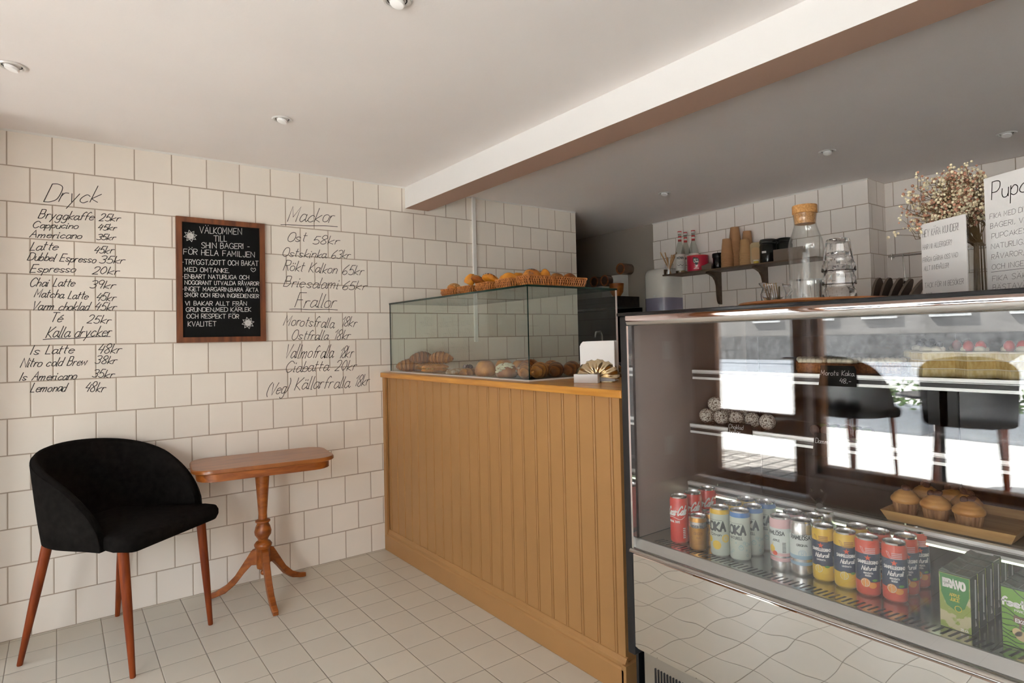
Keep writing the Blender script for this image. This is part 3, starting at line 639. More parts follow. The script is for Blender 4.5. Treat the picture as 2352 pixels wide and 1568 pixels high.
G_ROLL = 'bread rolls in the wicker baskets'
def seeds(mb, c, r, sz, n, size, rng, zmin=.45, side=None, R=None):
    """loose seeds lying on the upper skin of a roll"""
    R = R or Matrix.Identity(3)
    k = 0
    while k < n:
        d = Vector((rng.gauss(0, 1), rng.gauss(0, 1), abs(rng.gauss(0, 1)))).normalized()
        if d.z < zmin or (side and d.dot(Vector(side)) < .1): continue
        p = Vector(c)+R @ Vector((d.x*sz[0], d.y*sz[1], d.z*sz[2]))*r*1.005; a = d.orthogonal().normalized(); bb = d.cross(a); q = rng.uniform(0, PI)
        t1 = R @ ((a*math.cos(q)+bb*math.sin(q))*size); t2 = R @ ((-a*math.sin(q)+bb*math.cos(q))*size*.45); nn = R @ d*size*.35
        mb.add([p-t1, p-t2, p+t1, p+t2, p+nn], [(0, 1, 4), (1, 2, 4), (2, 3, 4), (3, 0, 4)]); k += 1
def roll(name, label, cat, loc, r, sz, mat, rz=0, tilt=(0, 0), group=G_ROLL, seed=0, top=None, n=0, ssize=.003, smat=None, side=None, flat=.35, wob=.05):
    rng = random.Random(seed); t = thing(name, label, cat, loc, rz, group)
    R = Matrix.Rotation(tilt[0], 3, 'X') @ Matrix.Rotation(tilt[1], 3, 'Y')
    ph = [rng.uniform(0, 6) for _ in range(4)]
    f = lambda d: (1+wob*math.sin(3*d.x+ph[0])*math.cos(2.5*d.y+ph[1])+wob*.6*math.sin(7*d.x+5*d.z+ph[2]))*(1 if d.z > -flat else abs(flat/d.z))
    ext = flat*sz[2]*r if tilt == (0, 0) else .0
    b = MB(); cz = ext if tilt == (0, 0) else r*max(sz)*.5
    b.ball((0, 0, cz), r, 24, 16, sz, R, f); b.build('crust', mat, t, True)
    if n: b = MB(); seeds(b, (0, 0, cz), r, sz, n, ssize, rng, .25, side, R); b.build('seeds', smat, t, kind='stuff')
    return t
# five baskets along the front edge of the glass top, then the long one at the corner
m_wshade = P('wicker_gap_shade', (.10, .028, .006), .8)  # dark liner colour stands in for shade between the stakes
def basket(x0, x1, y0, y1, h, label, seed=0):
    t = thing('wicker_basket', label, 'basket', ((x0+x1)/2, (y0+y1)/2, vz1), 0, 'wicker bread baskets on the glass top'); hx, hy = (x1-x0)/2, (y1-y0)/2
    rng = random.Random(seed)
    b = MB(); b.box(-hx*.9, hx*.9, -hy*.9, hy*.9, .001, .005); b.build('bottom', m_wicker, t)
    b = MB()
    per = [(-hx, -hy), (hx, -hy), (hx, hy), (-hx, hy)]
    for k in range(4):
        a, c = Vector(per[k]), Vector(per[(k+1) % 4]); L = (c-a).length; n = max(6, int(L/.0066))
        for i in range(n):
            p = a+(c-a)*((i+.5)/n); q = p*.93; j = rng.uniform(-.0015, .0015); lean = rng.uniform(-.0012, .0012); dr = (c-a).normalized()
            e = p*(1+(.006 if i % 2 else -.004)/p.length); m1 = (p+q)/2*(1+(.006 if (i+1) % 2 else -.004)/p.length)
            b.tube([(q.x, q.y, .002), (m1.x+dr.x*lean, m1.y+dr.y*lean, h*.5), (e.x, e.y, h-.003+j)], .0026, 5, False)
    for k in range(4):
        a, c = per[k], per[(k+1) % 4]; b.mat(1).add([(a[0]*.915, a[1]*.915, .003), (c[0]*.915, c[1]*.915, .003), (c[0]*.97, c[1]*.97, h-.006), (a[0]*.97, a[1]*.97, h-.006)], [(0, 1, 2, 3)])
    b.build('side_weave', [m_wicker, m_wshade], t, True)
    b = MB(); b.tube([(x*.955, y*.955, h*.46) for x, y in per+per[:1]], .0025, 6); b.tube([(x, y, h-.003) for x, y in per+per[:1]], .0035, 6); b.tube([(x*.93, y*.93, .003) for x, y in per+per[:1]], .003, 6); b.build('rim', m_wicker, t, True)
    return t
ys = [onx(p, 660, vx+.01).y for p in (1011, 1049, 1090.5, 1135.7, 1185)]
bn = ['wicker basket nearest the tiled wall, holding one seeded roll', 'wicker basket with the upright orange bun', 'wicker basket with two dark seeded wedge rolls', 'wicker basket with one floury golden bun', 'long wicker basket at the glass corner full of poppy seed buns']
for k in range(4):
    yb = ys[k]; ye = yb-.112
    basket(vx+.012, vx+.17, ye, yb-.004, (.035, .036, .039, .041)[k], bn[k], k)
basket(vx+.012, vx+.345, vy+.006, ys[4]-.002, .042, bn[4], 9)
def at5(x, y, X): p = onx(x, y, X); return p
B0 = vz1+.005
def bread(name, label, px, py, X, r, sz, mat, **k):
    """a roll whose centre is seen at px,py, at depth X on the glass top"""
    p = ony(px, py, -1.248) if X > vx+.18 else onx(px, py, X); tl = k.get('tilt', (0, 0)); fl_ = k.get('flat', .35)
    cz = fl_*sz[2]*r if tl == (0, 0) else r*max(sz)*.5
    return roll(name, label, 'bread roll', (p.x, p.y, max(B0, p.z-cz)), r, sz, mat, **k)
X0 = vx+.08
bread('seeded_roll', 'round roll thickly covered with pale seeds in the first basket', 1043, 664, X0, .037, (1, 1, .8), m_crust, n=420, ssize=.0036, smat=m_seed, seed=1)
bread('bread_bun', 'plain orange bun standing on end in the second basket', 1078, 646, X0, .042, (.62, .62, 1), m_crusto, tilt=(.35, .3), seed=2)
bread('seeded_wedge', 'dark seeded wedge roll leaning against the plain orange bun', 1099, 645, X0-.01, .034, (1.15, .8, .66), m_crustd, tilt=(-.1, .45), n=60, ssize=.004, smat=m_seed, seed=3)
bread('seeded_wedge', 'long brown seeded wedge roll lying toward the floury bun', 1128, 644, X0, .042, (1.15, .8, .62), m_crusto, tilt=(-.1, .5), n=90, ssize=.004, smat=m_berry, seed=4)
bread('floury_bun', 'golden bun with floury cracked top, alone in its basket', 1169, 644, X0, .040, (1, 1.05, .86), m_crusto, seed=5, wob=.09, flat=.7)
for nm, lb, px, py, X, r, sz, mt, n in (
  ('poppy_bun', 'largest poppy seed bun, on top at the basket corner', 1221, 637, vx+.075, .040, (1, 1, .93), m_crust, 1300),
  ('bread_bun', 'plain brown bun behind the largest poppy seed bun', 1191, 641, vx+.13, .032, (1, 1, .95), m_crusto, 0),
  ('bread_bun', 'tall plain bun between the largest and the middle poppy seed buns', 1252, 638, vx+.135, .037, (.72, .72, 1.05), m_crusto, 0),
  ('poppy_bun', 'middle poppy seed bun of the long basket', 1279, 644, vx+.19, .033, (1, 1, .95), m_crust, 800),
  ('poppy_bun', 'poppy seed bun at the far kitchen end of the long basket', 1308, 647, vx+.27, .034, (1, 1, .95), m_crustd, 800)):
    bread(nm, lb, px, py, X, r, sz, mt, flat=.8, n=n, ssize=.0012, smat=m_poppyseed, side=(-.75, .45, .5), seed=len(lb))

V0 = 1.0125
def croissant(label, loc, rz, s=1., mat=None, name='croissant', group='croissants in the glass cabinet', flakes=False):
    t = thing(name, label, 'croissant', loc, rz, group)
    n = 60; pts = []; rs = []
    for i in range(n+1):
        q = i/n*2-1; a = q*1.1; pts.append((.066*math.sin(a)*s, .066*(1-math.cos(a))*.55*s, .029*s-.008*s*abs(q))); e = (1-abs(q)**1.8); rs.append((.007+.0245*e)*s*(1.06-.12*((abs(q)*4.2+.4) % 1)))
    b = MB(); b.tube(pts, rs, 16); b.build('layered_dough', mat or m_layers, t, True)
    if flakes:
        rng = random.Random(hash(label) % 999); b = MB()
        for _ in range(55):
            a = rng.uniform(-.04, .04)*s; c = rng.uniform(-.02, .03)*s
            z = .031*s+.027*s*(1-(abs(a)/.06/s)**2)*.93*math.sqrt(max(.05, 1-(c/(.034*s))**2)); u = Vector((rng.gauss(0, 1), rng.gauss(0, 1), 0)).normalized()*rng.uniform(.004, .008); v = Vector((-u.y, u.x, rng.uniform(-.002, .003)))*.6
            p = Vector((a, c, z)); b.add([p-u-v, p+u-v, p+u+v, p-u+v], [(0, 1, 2, 3)])
        b.build('almond_flakes', m_sugar, t, kind='stuff')
    return t
def vp(px, z=V0): p = onz(px[0], px[1], z); p.x = max(p.x, vx+.045); p.y = max(p.y, vy+.05); return p
def on_row(px, X):
    p = onx(px, 860, X); return Vector((X, max(p.y, vy+.045), V0))
# twisted pastries near the wall
p = on_row(938, 1.785); p.y = min(p.y, -.08); croissant('twisted pastry nearest the tiled wall, lying on the worktop inside the cabinet', p, math.radians(-25), 1.15, m_layers, 'twisted_pastry', 'twisted pastries near the wall')
p = on_row(950, 1.85); p.z = V0+.036; p.y = min(p.y, -.09); croissant('twisted pastry stacked on top nearest the tiled wall', p, math.radians(-45), 1.1, m_layersd, 'twisted_pastry', 'twisted pastries near the wall')
def sandwich(label, p, rz, L=.15):
    t = thing('sandwich_roll', label, 'sandwich', p, rz, 'long filled rolls near the wall')
    b = MB(); b.ball((0, 0, .014), 1, 20, 10, (.036, L/2, .014)); b.build('bread_base', m_crust, t, True)
    b = MB(); rng = random.Random(3)
    for i in range(40): b.ball((rng.uniform(-.034, .034), rng.uniform(-L/2, L/2)*.92, .024+rng.uniform(-.003, .003)), .007, 6, 4, (1, 1, .5))
    b.build('filling', m_seed, t, True)
    b = MB(); b.ball((0, 0, .030), 1, 20, 10, (.035, L/2*.97, .018)); b.build('bread_lid', m_crust, t, True); return t
sandwich('long filled roll lying in front, beside the twisted pastry', on_row(1000, 1.77), math.radians(62), .15)
sandwich('filled roll lying behind the long filled roll', on_row(985, 1.87), math.radians(58), .15)
p = on_row(970, 1.82); p.z = V0+.046; croissant('striped croissant laid across the filled rolls, nearer the wall', p, math.radians(-20), 1.1, m_layersd, group='croissants on the filled rolls')
p = on_row(1012, 1.82); p.z = V0+.046; croissant('striped croissant laid across the filled rolls, nearer the sugared bun', p, math.radians(-50), 1.1, m_layers, group='croissants on the filled rolls')
roll('sugared_bun', 'flat bun dusted with white sugar in the glass cabinet', 'bun', on_row(1042, 1.765), .040, (.9, 1.25, .5), m_sugar, group='buns in the glass cabinet', seed=31)
t = roll('berry_danish', 'small danish topped with dark berries in the glass cabinet', 'pastry', on_row(1075, 1.765), .042, (1, 1, .62), m_layers, group='buns in the glass cabinet', seed=32)
b = MB(); rng = random.Random(5)
for i in range(12): b.ball((rng.uniform(-.02, .02), rng.uniform(-.02, .02), .036+rng.uniform(0, .008)), .008, 8, 6)
b.build('berries', m_berry, t, True)
def brioche(label, p, s=1., wh=False):
    t = thing('brioche', label, 'brioche', p, 0, 'brioches in the glass cabinet')
    b = MB(); b.lathe([(.036*s, 0), (.047*s, .008*s), (.051*s, .022*s), (.046*s, .045*s), (.036*s, .064*s), (.026*s, .071*s), (.001, .072*s)], 24); b.build('crust', m_crust, t, True, 70)
    b = MB(); b.lathe([(.027*s, .0705*s), (.020*s, .0735*s), (.001, .074*s)], 20, cap=False); b.build('flat_top', m_crustd, t, True); return t
brioche('flat-topped brioche at the front pane beside the berry danish', on_row(1115, 1.765), .98)
brioche('flat-topped brioche behind the almond bun', on_row(1158, 1.92), .95); brioche('flat-topped brioche behind the croissant at the corner', on_row(1196, 1.92), .95)
t = roll('almond_bun', 'round bun with creamy white almond topping in the glass cabinet', 'bun', on_row(1163, 1.762), .047, (1, 1.05, .82), m_crustd, group='buns in the glass cabinet', seed=33, flat=.6)
rng = random.Random(8); b = MB()
for i in range(60):
    d = Vector((rng.gauss(-.4, .5), rng.gauss(.1, .6), abs(rng.gauss(.7, .3)))).normalized(); b.ball((d.x*.046, d.y*.047, .025+d.z*.038), rng.uniform(.006, .011), 6, 4, (1, 1, .5))
b.build('topping', m_cream, t, True)
p = on_row(1203, 1.757); p.x += .02; p.y += .012; croissant('croissant at the front corner of the glass cabinet', p, math.radians(50), 1.05, flakes=True)
croissant('croissant in the side pane, nearest the glass corner', (1.83, -1.218, V0), math.radians(38), 1.15)
croissant('croissant in the side pane, second from the glass corner', (1.925, -1.216, V0), math.radians(48), 1.1, m_layersd)
croissant('croissant in the side pane, third from the glass corner', (2.015, -1.220, V0), math.radians(30), 1.1, m_layersd)
croissant('croissant in the side pane, behind the napkin holder', (2.11, -1.214, V0), math.radians(55), 1.1, m_layersd)
croissant('croissant behind the row, nearest the front pane', (1.87, -1.10, V0), math.radians(20), 1.3, m_layersd)
croissant('almond croissant behind the row of side pane croissants', (1.99, -1.11, V0), math.radians(35), 1.15, flakes=True)

# ---------------------------------------------------------------- napkin holder
m_gold = P('brass_shell', (.62, .50, .33), .2, metal=1)
npos = onz(1372, 877, 1.007)
nh = thing('napkin_holder', 'brass scallop shell napkin holder standing on the worktop end', 'napkin holder', (1.86, -1.55, 1.007), math.radians(-62))
# local: -y faces the viewer
def shellf(u, v):
    a = math.radians(-8+196*u); rr = .006+.070*v*(1+.05*abs(math.cos(a*5.6)) if v > .8 else 1)
    bul = .010*math.sin(PI*min(1, v))+.0045*math.sin(v*2)*math.cos(u*PI*2*6.5)
    return (rr*math.cos(a)*1.12, -.032-bul+.010*v, .024+rr*math.sin(a)*.86)
b = MB(); b.grid(shellf, 79, 9); o = b.build('shell', m_gold, nh, True); sd = o.modifiers.new('thick', 'SOLIDIFY'); sd.thickness = .0015
b = MB(); b.grid(lambda u, v: (lambda p: (p[0], .052-(p[1]+.03), p[2]))(shellf(u, v)), 79, 9); o = b.build('rear_shell', m_gold, nh, True); sd = o.modifiers.new('thick', 'SOLIDIFY'); sd.thickness = .0015
b = MB(); b.box(-.06, .06, -.03, .05, .0, .006, .002); b.build('base', m_gold, nh)
nk = thing('napkin_stack', 'stack of white paper napkins upright in the brass shell holder', 'napkins', (1.86, -1.55, 1.013), math.radians(-62))
b = MB(); rng = random.Random(2)
for k in range(9): dx, dz = rng.uniform(-.003, .003), rng.uniform(-.004, .004); b.prism([(-.068+dx, .0), (.066+dx, .0), (.066+dx, .152+dz), (-.06+dx, .150+dz), (-.070+dx, .140+dz)], -.022+k*.006, -.018+k*.006, 'y')
b.build('napkins', m_paper, nk)
bx = thing('card_block', 'small white block standing in front of the brass shell on the worktop', 'block', (1.80, -1.545, 1.007), math.radians(-62))
b = MB(); b.box(-.052, .045, -.012, .018, 0, .034, .002); b.build('block', m_paper, bx)

# ================================================================ REFRIGERATED DISPLAY CASE
dc = thing('display_case', 'large glass fronted refrigerated display case with mirror-like steel base', 'display case', (1.9, -2.58, 0))
Y0, Y1, XF, XB = -1.945, -3.24, 1.59, 2.25
m_mirror, n_, l_, b_ = nodes('wavy_polished_steel')
b_.inputs['Base Color'].default_value = (.74, .73, .69, 1); b_.inputs['Metallic'].default_value = 1; b_.inputs['Roughness'].default_value = .015
tc = n_.new('ShaderNodeTexCoord'); ns = n_.new('ShaderNodeTexNoise'); ns.inputs['Scale'].default_value = 7.5; ns.inputs['Detail'].default_value = 0
bp = n_.new('ShaderNodeBump'); bp.inputs['Strength'].default_value = .36; bp.inputs['Distance'].default_value = .006
l_.new(tc.outputs['Object'], ns.inputs['Vector']); l_.new(ns.outputs[0], bp.inputs['Height']); l_.new(bp.outputs[0], b_.inputs['Normal'])
b = MB(); b.box(XF+.03, XB, Y1, Y0-.012, 0.0, .226); pl = bw(b, 'plinth', m_steel, dc)
b = MB()
for k in range(30): b.prism(rrect(.0028, .07, .0027, 4, Y0-.055-k*.0112, .10), XF+.0285, XF+.0305, 'x')
b.build('vent_slots', m_black, pl).location = -Vector(dc.location)
b = MB(); b.box(XF-.004, XB, Y1, Y0-.002, .222, .515, .006); bw(b, 'base_panel', m_mirror, dc)
b = MB(); b.prism([(XF+.004, .514), (XF-.012, .516), (XF-.016, .520), (XF-.014, .526), (XF-.006, .530), (XF+.004, .531)], Y1, Y0-.002, 'y'); bw(b, 'chrome_trim', P('dull_chrome', (.50, .49, .46), .16, metal=1), dc, True, 60)
b = MB(); b.prism([(XF+.002, .531), (XF+.006, .531), (XF+.022, .556), (XF+.016, .556)], Y1, Y0-.006, 'y'); bw(b, 'front_lip', P('satin_lip', (.40, .39, .36), .4, metal=.5), dc)
b = MB(); b.box(XF+.02, XB-.03, Y1+.01, Y0-.012, .535, .555); dk = bw(b, 'deck', m_steel, dc)
b = MB(); y = Y0-.06
while y > Y1+.05:
    a, c = XF+.034, XF+.070; b.add([(a, y, .5553), (a, y-.0055, .5553), (c, y-.0125, .5553), (c, y-.007, .5553)], [(0, 1, 2, 3)]); y -= .0142
b.build('deck_slots', m_black, dk).location = -Vector(dc.location)
b = MB(); b.box(XF-.006, XF+.03, Y0-.0065, Y0+.022, .20, 1.246, .003); bw(b, 'corner_post', m_black, dc)
b = MB(); b.box(XF-.0065, XF+.01, Y0-.013, Y0-.0062, .53, 1.216); bw(b, 'post_trim', m_chrome, dc)
b = MB(); b.box(XF+.03, XB, Y0+.012, Y0+.022, .0, .555); bw(b, 'side_body', m_black, dc)
b = MB(); b.box(XF+.03, XB-.002, Y0-.006, Y0+.012, .555, 1.243); bw(b, 'end_panel', P('taupe_satin_panel', (.33, .275, .245), .35, metal=.25), dc)
b = MB(); b.box(XF+.03, XB-.04, Y1, Y1+.006, .555, 1.243); bw(b, 'side_pane', m_pane, dc)
b = MB(); b.box(XF-.003, XF+.003, Y1, Y0-.014, .531, 1.216); bw(b, 'front_pane', m_pane, dc, label='outer sheet of the double front glass')
b = MB(); b.box(XF+.015, XF+.021, Y1, Y0-.014, .556, 1.216); bw(b, 'front_pane', m_pane, dc, label='inner sheet of the double front glass')
b = MB(); b.box(XF-.016, XB+.02, Y1, Y0+.026, 1.247, 1.257, .002); bw(b, 'top_panel', m_blackgl, dc)
b = MB(); b.prism([(XF+.012, 1.2465), (XF-.012, 1.2465), (XF-.013, 1.238), (XF-.011, 1.228), (XF-.006, 1.219), (XF+.002, 1.2155), (XF+.012, 1.2155)], Y1, Y0-.008, 'y'); bw(b, 'chrome_header', m_chrome, dc, True, 50)
# sliding doors at the back
for k, (ya, yb) in enumerate(((Y0-.02, -2.60), (-2.58, Y1+.01))):
    b = MB(); b.box(XB-.035, XB-.015, yb, yb+.05, .56, 1.24).box(XB-.035, XB-.015, ya-.045, ya, .56, 1.24).box(XB-.035, XB-.015, yb, ya, 1.17, 1.24).box(XB-.035, XB-.015, yb, ya, .56, .60)
    q = bw(b, 'sliding_door', m_black, dc); b = MB(); b.box(XB-.028, XB-.022, yb+.05, ya-.045, .60, 1.17); b.build('door_glass', m_blackgl, q).location = -Vector(dc.location)
SH = {1: (1.90, 1.064, 1.034), 2: (1.88, .884, .855), 3: (1.86, .694, .666)}
m_darkstrip = P('dark_price_strip', (.02, .02, .02), .3)
for k, (x, zt, zb) in SH.items():
    ya = Y0-.018
    b = MB(); b.box(x, XB-.04, Y1+.02, ya, zt-.007, zt-.001); sh = bw(b, 'glass_shelf', [m_pane], dc)
    h = zt-zb; b = MB()
    b.mat(0).box(x-.010, x+.004, Y1+.02, ya, zt-.0075, zt+.001).box(x-.008, x+.004, Y1+.02, ya, zb, zb+.0075)
    b.box(x-.0095, x, Y1+.02, ya, zt-.0105, zt-.009)
    b.mat(1).box(x-.004, x+.003, Y1+.02, ya, zb+.0075, zt-.0075)
    b.build('price_rail', [m_alu, m_darkstrip], sh).location = -Vector(dc.location)
    for yy in (-2.03, -2.59, -3.1):
        b = MB(); b.box(x+.06, XB-.04, yy-.002, yy+.002, zt-.03, zt-.008); b.build('shelf_bracket', m_steel, sh).location = -Vector(dc.location)
m_led = P('led_tube', (.9, .95, .85), .4, emit=((.85, 1, .66), .55))
b = MB(); b.box(SH[3][0]-.0085, SH[3][0]+.002, Y1+.03, Y0-.03, SH[3][2]-.005, SH[3][2]-.0005); bw(b, 'led_strip', m_led, dc, label='greenish white light strip under the lowest shelf')

# ---------------------------------------------------------------- drink cans
CH = .136
m_red = flat('can_red', (.62, .03, .02), .25, coat=.5); m_goldc = P('can_gold', (.50, .26, .06), .28, metal=.7); m_canS = P('can_silver', (.60, .60, .58), .25, metal=.9)
m_mint = flat('can_mint', (.47, .53, .45), .35); m_yel = flat('can_yellow', (.68, .44, .03), .3); m_blueR = flat('can_blue_rim', (.03, .16, .42), .3); m_navy = flat('can_navy', (.018, .04, .085), .3)
m_pinkc = flat('can_pink', (.66, .42, .42), .35); m_pale = flat('can_pale', (.60, .66, .62), .35); m_redo = flat('can_orange_red', (.60, .07, .03), .3); m_ltb = flat('can_light_blue', (.30, .45, .55), .35)
m_dk = flat('dark_print', (.03, .045, .05), .4); m_wh = flat('white_print', (.78, .77, .74), .4); m_lem = flat('lemon_print', (.72, .50, .05), .4); m_org = flat('orange_print', (.75, .30, .05), .4)
m_bub = flat('bubble_print', (.20, .38, .42), .4); m_grn = flat('leaf_print', (.12, .30, .06), .4); m_star = flat('red_print', (.70, .08, .03), .4); m_gold2 = flat('gold_print', (.30, .13, .03), .35)
def canmap(r, hz=0): return lambda u, v: Vector(((r+.0004)*math.sin(u/r), -(r+.0004)*math.cos(u/r), v))
def disc(mb, mapf, u, v, ru, rv=None, n=18, hole=None):
    rv = rv or ru
    if hole: ring = [(u+ru*math.cos(2*PI*i/n), v+rv*math.sin(2*PI*i/n)) for i in range(n+1)]; ribbon(mb, ring, mapf, hole/2); return
    k = 3
    pts = [mapf(u, v)]+[mapf(u+ru*j/k*math.cos(2*PI*i/n), v+rv*j/k*math.sin(2*PI*i/n)) for j in range(1, k+1) for i in range(n)]
    fs = [(0, 1+i, 1+(i+1) % n) for i in range(n)]+[(1+(j-1)*n+i, 1+j*n+i, 1+j*n+(i+1) % n, 1+(j-1)*n+(i+1) % n) for j in range(1, k) for i in range(n)]
    mb.add(pts, fs)
def star(mb, mapf, u, v, r):
    o = [(u+(r if k % 2 == 0 else r*.4)*math.sin(k*PI/5), v+(r if k % 2 == 0 else r*.4)*math.cos(k*PI/5)) for k in range(10)]
    mb.add([mapf(u, v)]+[mapf(*p) for p in o], [(0, 1+k, 1+(k+1) % 10) for k in range(10)])
def can(name, label, loc, rz, r, h, bands, deco, group):
    """bands: [(top fraction, material)] from the bottom up; deco(mapf) -> [(part name, mesh, material)]"""
    t = thing(name, label, 'drink can', loc, rz, group)
    mats = [m for _, m in bands]; prof = [(r*.80, 0), (r*.97, .005)]; bi = [0]
    z = .009; lastz = h-.012
    prof.append((r, z)); bi.append(0)
    for i, (fr, _) in enumerate(bands):
        ze = min(lastz, fr*h) if i < len(bands)-1 else lastz
        prof.append((r, ze)); bi.append(i)
    prof.append((r*.90, h-.004)); bi.append(len(bands)-1)
    b = MB(); b.lathe(prof, 36, bands=bi, cap=False); b.build('body', mats, t, True, 30)
    b = MB(); b.lathe([(r*.905, h-.0045), (r*.915, h), (r*.86, h+.0005), (r*.82, h-.004), (.001, h-.004)], 32, cap=False); b.lathe([(r*.78, .0), (r*.82, .004)], 32); ld = b.build('lid', m_silver, t, True, 40)
    b = MB(); b.prism(rrect(.008, .011, .007, 5, 0, -.004), h-.0035, h-.0022); b.prism(rrect(.010, .006, .005, 4, 0, .012), h-.0039, h-.0034); b.build('pull_tab', m_silver, ld)
    for nm, mb, mt in deco(canmap(r)): mb.build(nm, mt, t)
    return t
def W(t, mf, u, v, w_, h, th, sl=0, dv=0):
    mb = MB(); write(mb, t, mf, u-w_/2, v, w_, h, th, sl, 0, .003, dv); return mb
rB, rS, rT = .0275, .0262, .0255
def d_cola(mf):
    b = W('Coca-Cola', mf, -.004, .083, .060, .026, .0034, .45, .006); ribbon(b, catmull([(-.03, .078), (-.01, .080), (.012, .074), (.026, .083)], 5), mf, .0007, .003)
    c = W('ORIGINAL TASTE', mf, -.008, .064, .036, .0055, .0012)
    e = MB()
    for k in range(6): ribbon(e, [(.020, .020+k*.0055), (.026, .020+k*.0055)], mf, .0012, .002)
    return [('script_logo', b, m_wh), ('small_print', c, m_wh), ('barcode', e, m_wh)]
def d_ton(mf):
    b = W('FEVER-TREE', mf, 0, .066, .038, .0075, .0016); c = W('GINGER', mf, -.001, .047, .024, .007, .0014); write(c, 'ALE', mf, -.006, .036, .012, .006, .0013)
    for k in range(4): ribbon(c, [(-.016, .030-k*.0035), (.016, .030-k*.0035)], mf, .0004, .004)
    return [('name_print', b, m_dk), ('small_print', c, m_gold2)]
def d_oka(kind):
    def d(mf):
        b = W('LOKA', mf, -.008, .074, .058, .023, .0056); c = W('Citron' if kind else 'NATURELL', mf, -.006, .060, .030 if kind else .036, .0068, .0014)
        ribbon(b, [(-.03, .1035), (.012, .1035)], mf, .0004, .003); out = [('name_print', b, m_dk), ('flavour_print', c, m_dk)]
        e = MB(); rng = random.Random(5)
        if kind:
            disc(e, mf, -.004, .034, .0125); disc(e, mf, .022, .053, .010, hole=.0022); disc(e, mf, .022, .053, .0075, hole=.0016)
            for k in range(8): ribbon(e, [(.022, .053), (.022+.008*math.cos(k*PI/4), .053+.008*math.sin(k*PI/4))], mf, .0004, .003)
            disc(e, mf, -.026, .047, .009)
            out.append(('lemon_print', e, m_lem))
        else:
            for k in range(16): q = rng.choice([.002, .003, .0045, .006]); disc(e, mf, rng.uniform(-.035, .045), rng.uniform(.014, .056), q, n=14, hole=.0009)
            out.append(('bubble_print', e, m_bub))
        return out
    return d
def d_ram(kind):
    def d(mf):
        b = W('RAMLÖSA', mf, -.004, .094, .050, .0095, .0021); c = W('ORIGINAL' if not kind else 'APPLE', mf, .0, .077, .027 if not kind else .018, .0052, .0011)
        out = [('name_print', b, m_dk), ('flavour_print', c, m_dk)]
        e = MB()
        if kind:
            disc(e, mf, -.012, .056, .0085, .010); ribbon(e, [(-.011, .066), (-.008, .072)], mf, .0006, .003); out.append(('fruit_print', e, m_lem)); g = MB(); disc(g, mf, -.004, .046, .007, .006); out.append(('slice_print', g, m_star))
            g = MB()
            for k in range(8): ribbon(g, [(.016, .050+k*.0035), (.024, .050+k*.0035)], mf, .0008, .003)
            out.append(('barcode', g, m_dk))
        else:
            disc(e, mf, 0, .058, .0095, hole=.0008); disc(e, mf, 0, .058, .0075, hole=.0006); write(e, 'R', mf, -.003, .053, .006, .010, .001); out.append(('crest_print', e, m_ltb))
        return out
    return d
def d_sp(kind):
    def d(mf):
        b = MB(); star(b, mf, 0, .092, .0075)
        c = W('SANPELLEGRINO', mf, 0, .078, .046, .0065, .0015); e = W('Naturali', mf, .002, .062, .032, .0105, .0016, .3, .002)
        write(e, 'LIMONATA' if not kind else 'ARANCIATA', mf, -.010, .0545, .020, .0036, .0008)
        if kind: write(e, 'ROSSA', mf, -.006, .0485, .012, .0036, .0008)
        g = MB(); disc(g, mf, -.006, .033, .0105); disc(g, mf, .009, .028, .009, .007); q = MB(); disc(q, mf, -.006, .033, .0085, hole=.001)
        for k in range(8): ribbon(q, [(-.006, .033), (-.006+.008*math.cos(k*PI/4), .033+.008*math.sin(k*PI/4))], mf, .0004, .003)
        lf = MB(); disc(lf, mf, .014, .040, .006, .003)
        bar = MB()
        for k in range(12): ribbon(bar, [(.030, .025+k*.0035), (.040, .025+k*.0035)], mf, .0008, .003)
        sm = MB()
        for k in range(4): ribbon(sm, [(-.004, .114-k*.004), (.016, .114-k*.004)], mf, .0011, .003)
        ribbon(sm, [(-.016, .117), (-.011, .115), (-.009, .108), (-.004, .102), (-.007, .101), (-.012, .108), (-.016, .117)], mf, .0005, .003)
        return [('star_print', b, m_star), ('name_print', c, m_wh), ('script_print', e, m_wh), ('fruit_print', g, m_org if kind else m_lem), ('slice_print', q, m_pale), ('leaf_print', lf, m_grn), ('barcode', bar, m_mint), ('small_print', sm, m_gold2 if not kind else m_pinkc)]
    return d
DZ = .5551
def face(p, off=0): return math.atan2(CAM.y-p[1], CAM.x-p[0])+PI/2+math.radians(off)
def cpos(px, py, back=0, r=rB):
    q = onz(px, py, DZ); dr = Vector((q.x-CAM.x, q.y-CAM.y, 0)).normalized(); q = q+dr*r; q.z = DZ; q.x += back*.0585; return q
GR = 'drink cans on the case floor'
cans = {
 'cola': ('cola_can', rB, CH+.004, [(1, m_red)], d_cola), 'tonic': ('mixer_can', rT, .098, [(.68, m_goldc), (.84, m_canS), (1, m_goldc)], d_ton),
 'citron': ('water_can', rB, CH, [(.88, m_mint), (1, m_yel)], d_oka(1)), 'natur': ('water_can', rB, CH, [(.88, m_mint), (1, m_blueR)], d_oka(0)),
 'apple': ('water_can', rB, CH+.003, [(.18, m_canS), (.25, m_pinkc), (.28, m_canS), (.34, m_pinkc), (.80, m_pale), (1, m_pinkc)], d_ram(1)),
 'plain': ('water_can', rB, CH+.003, [(.20, m_canS), (.26, m_ltb), (.31, m_canS), (.38, m_ltb), (.76, m_pale), (1, m_canS)], d_ram(0)),
 'lemon': ('soda_can', rS, CH, [(.30, m_yel), (.76, m_navy), (1, m_yel)], d_sp(0)), 'orange': ('soda_can', rS, CH, [(.26, m_redo), (.74, m_navy), (1, m_redo)], d_sp(1))}
proto = {}
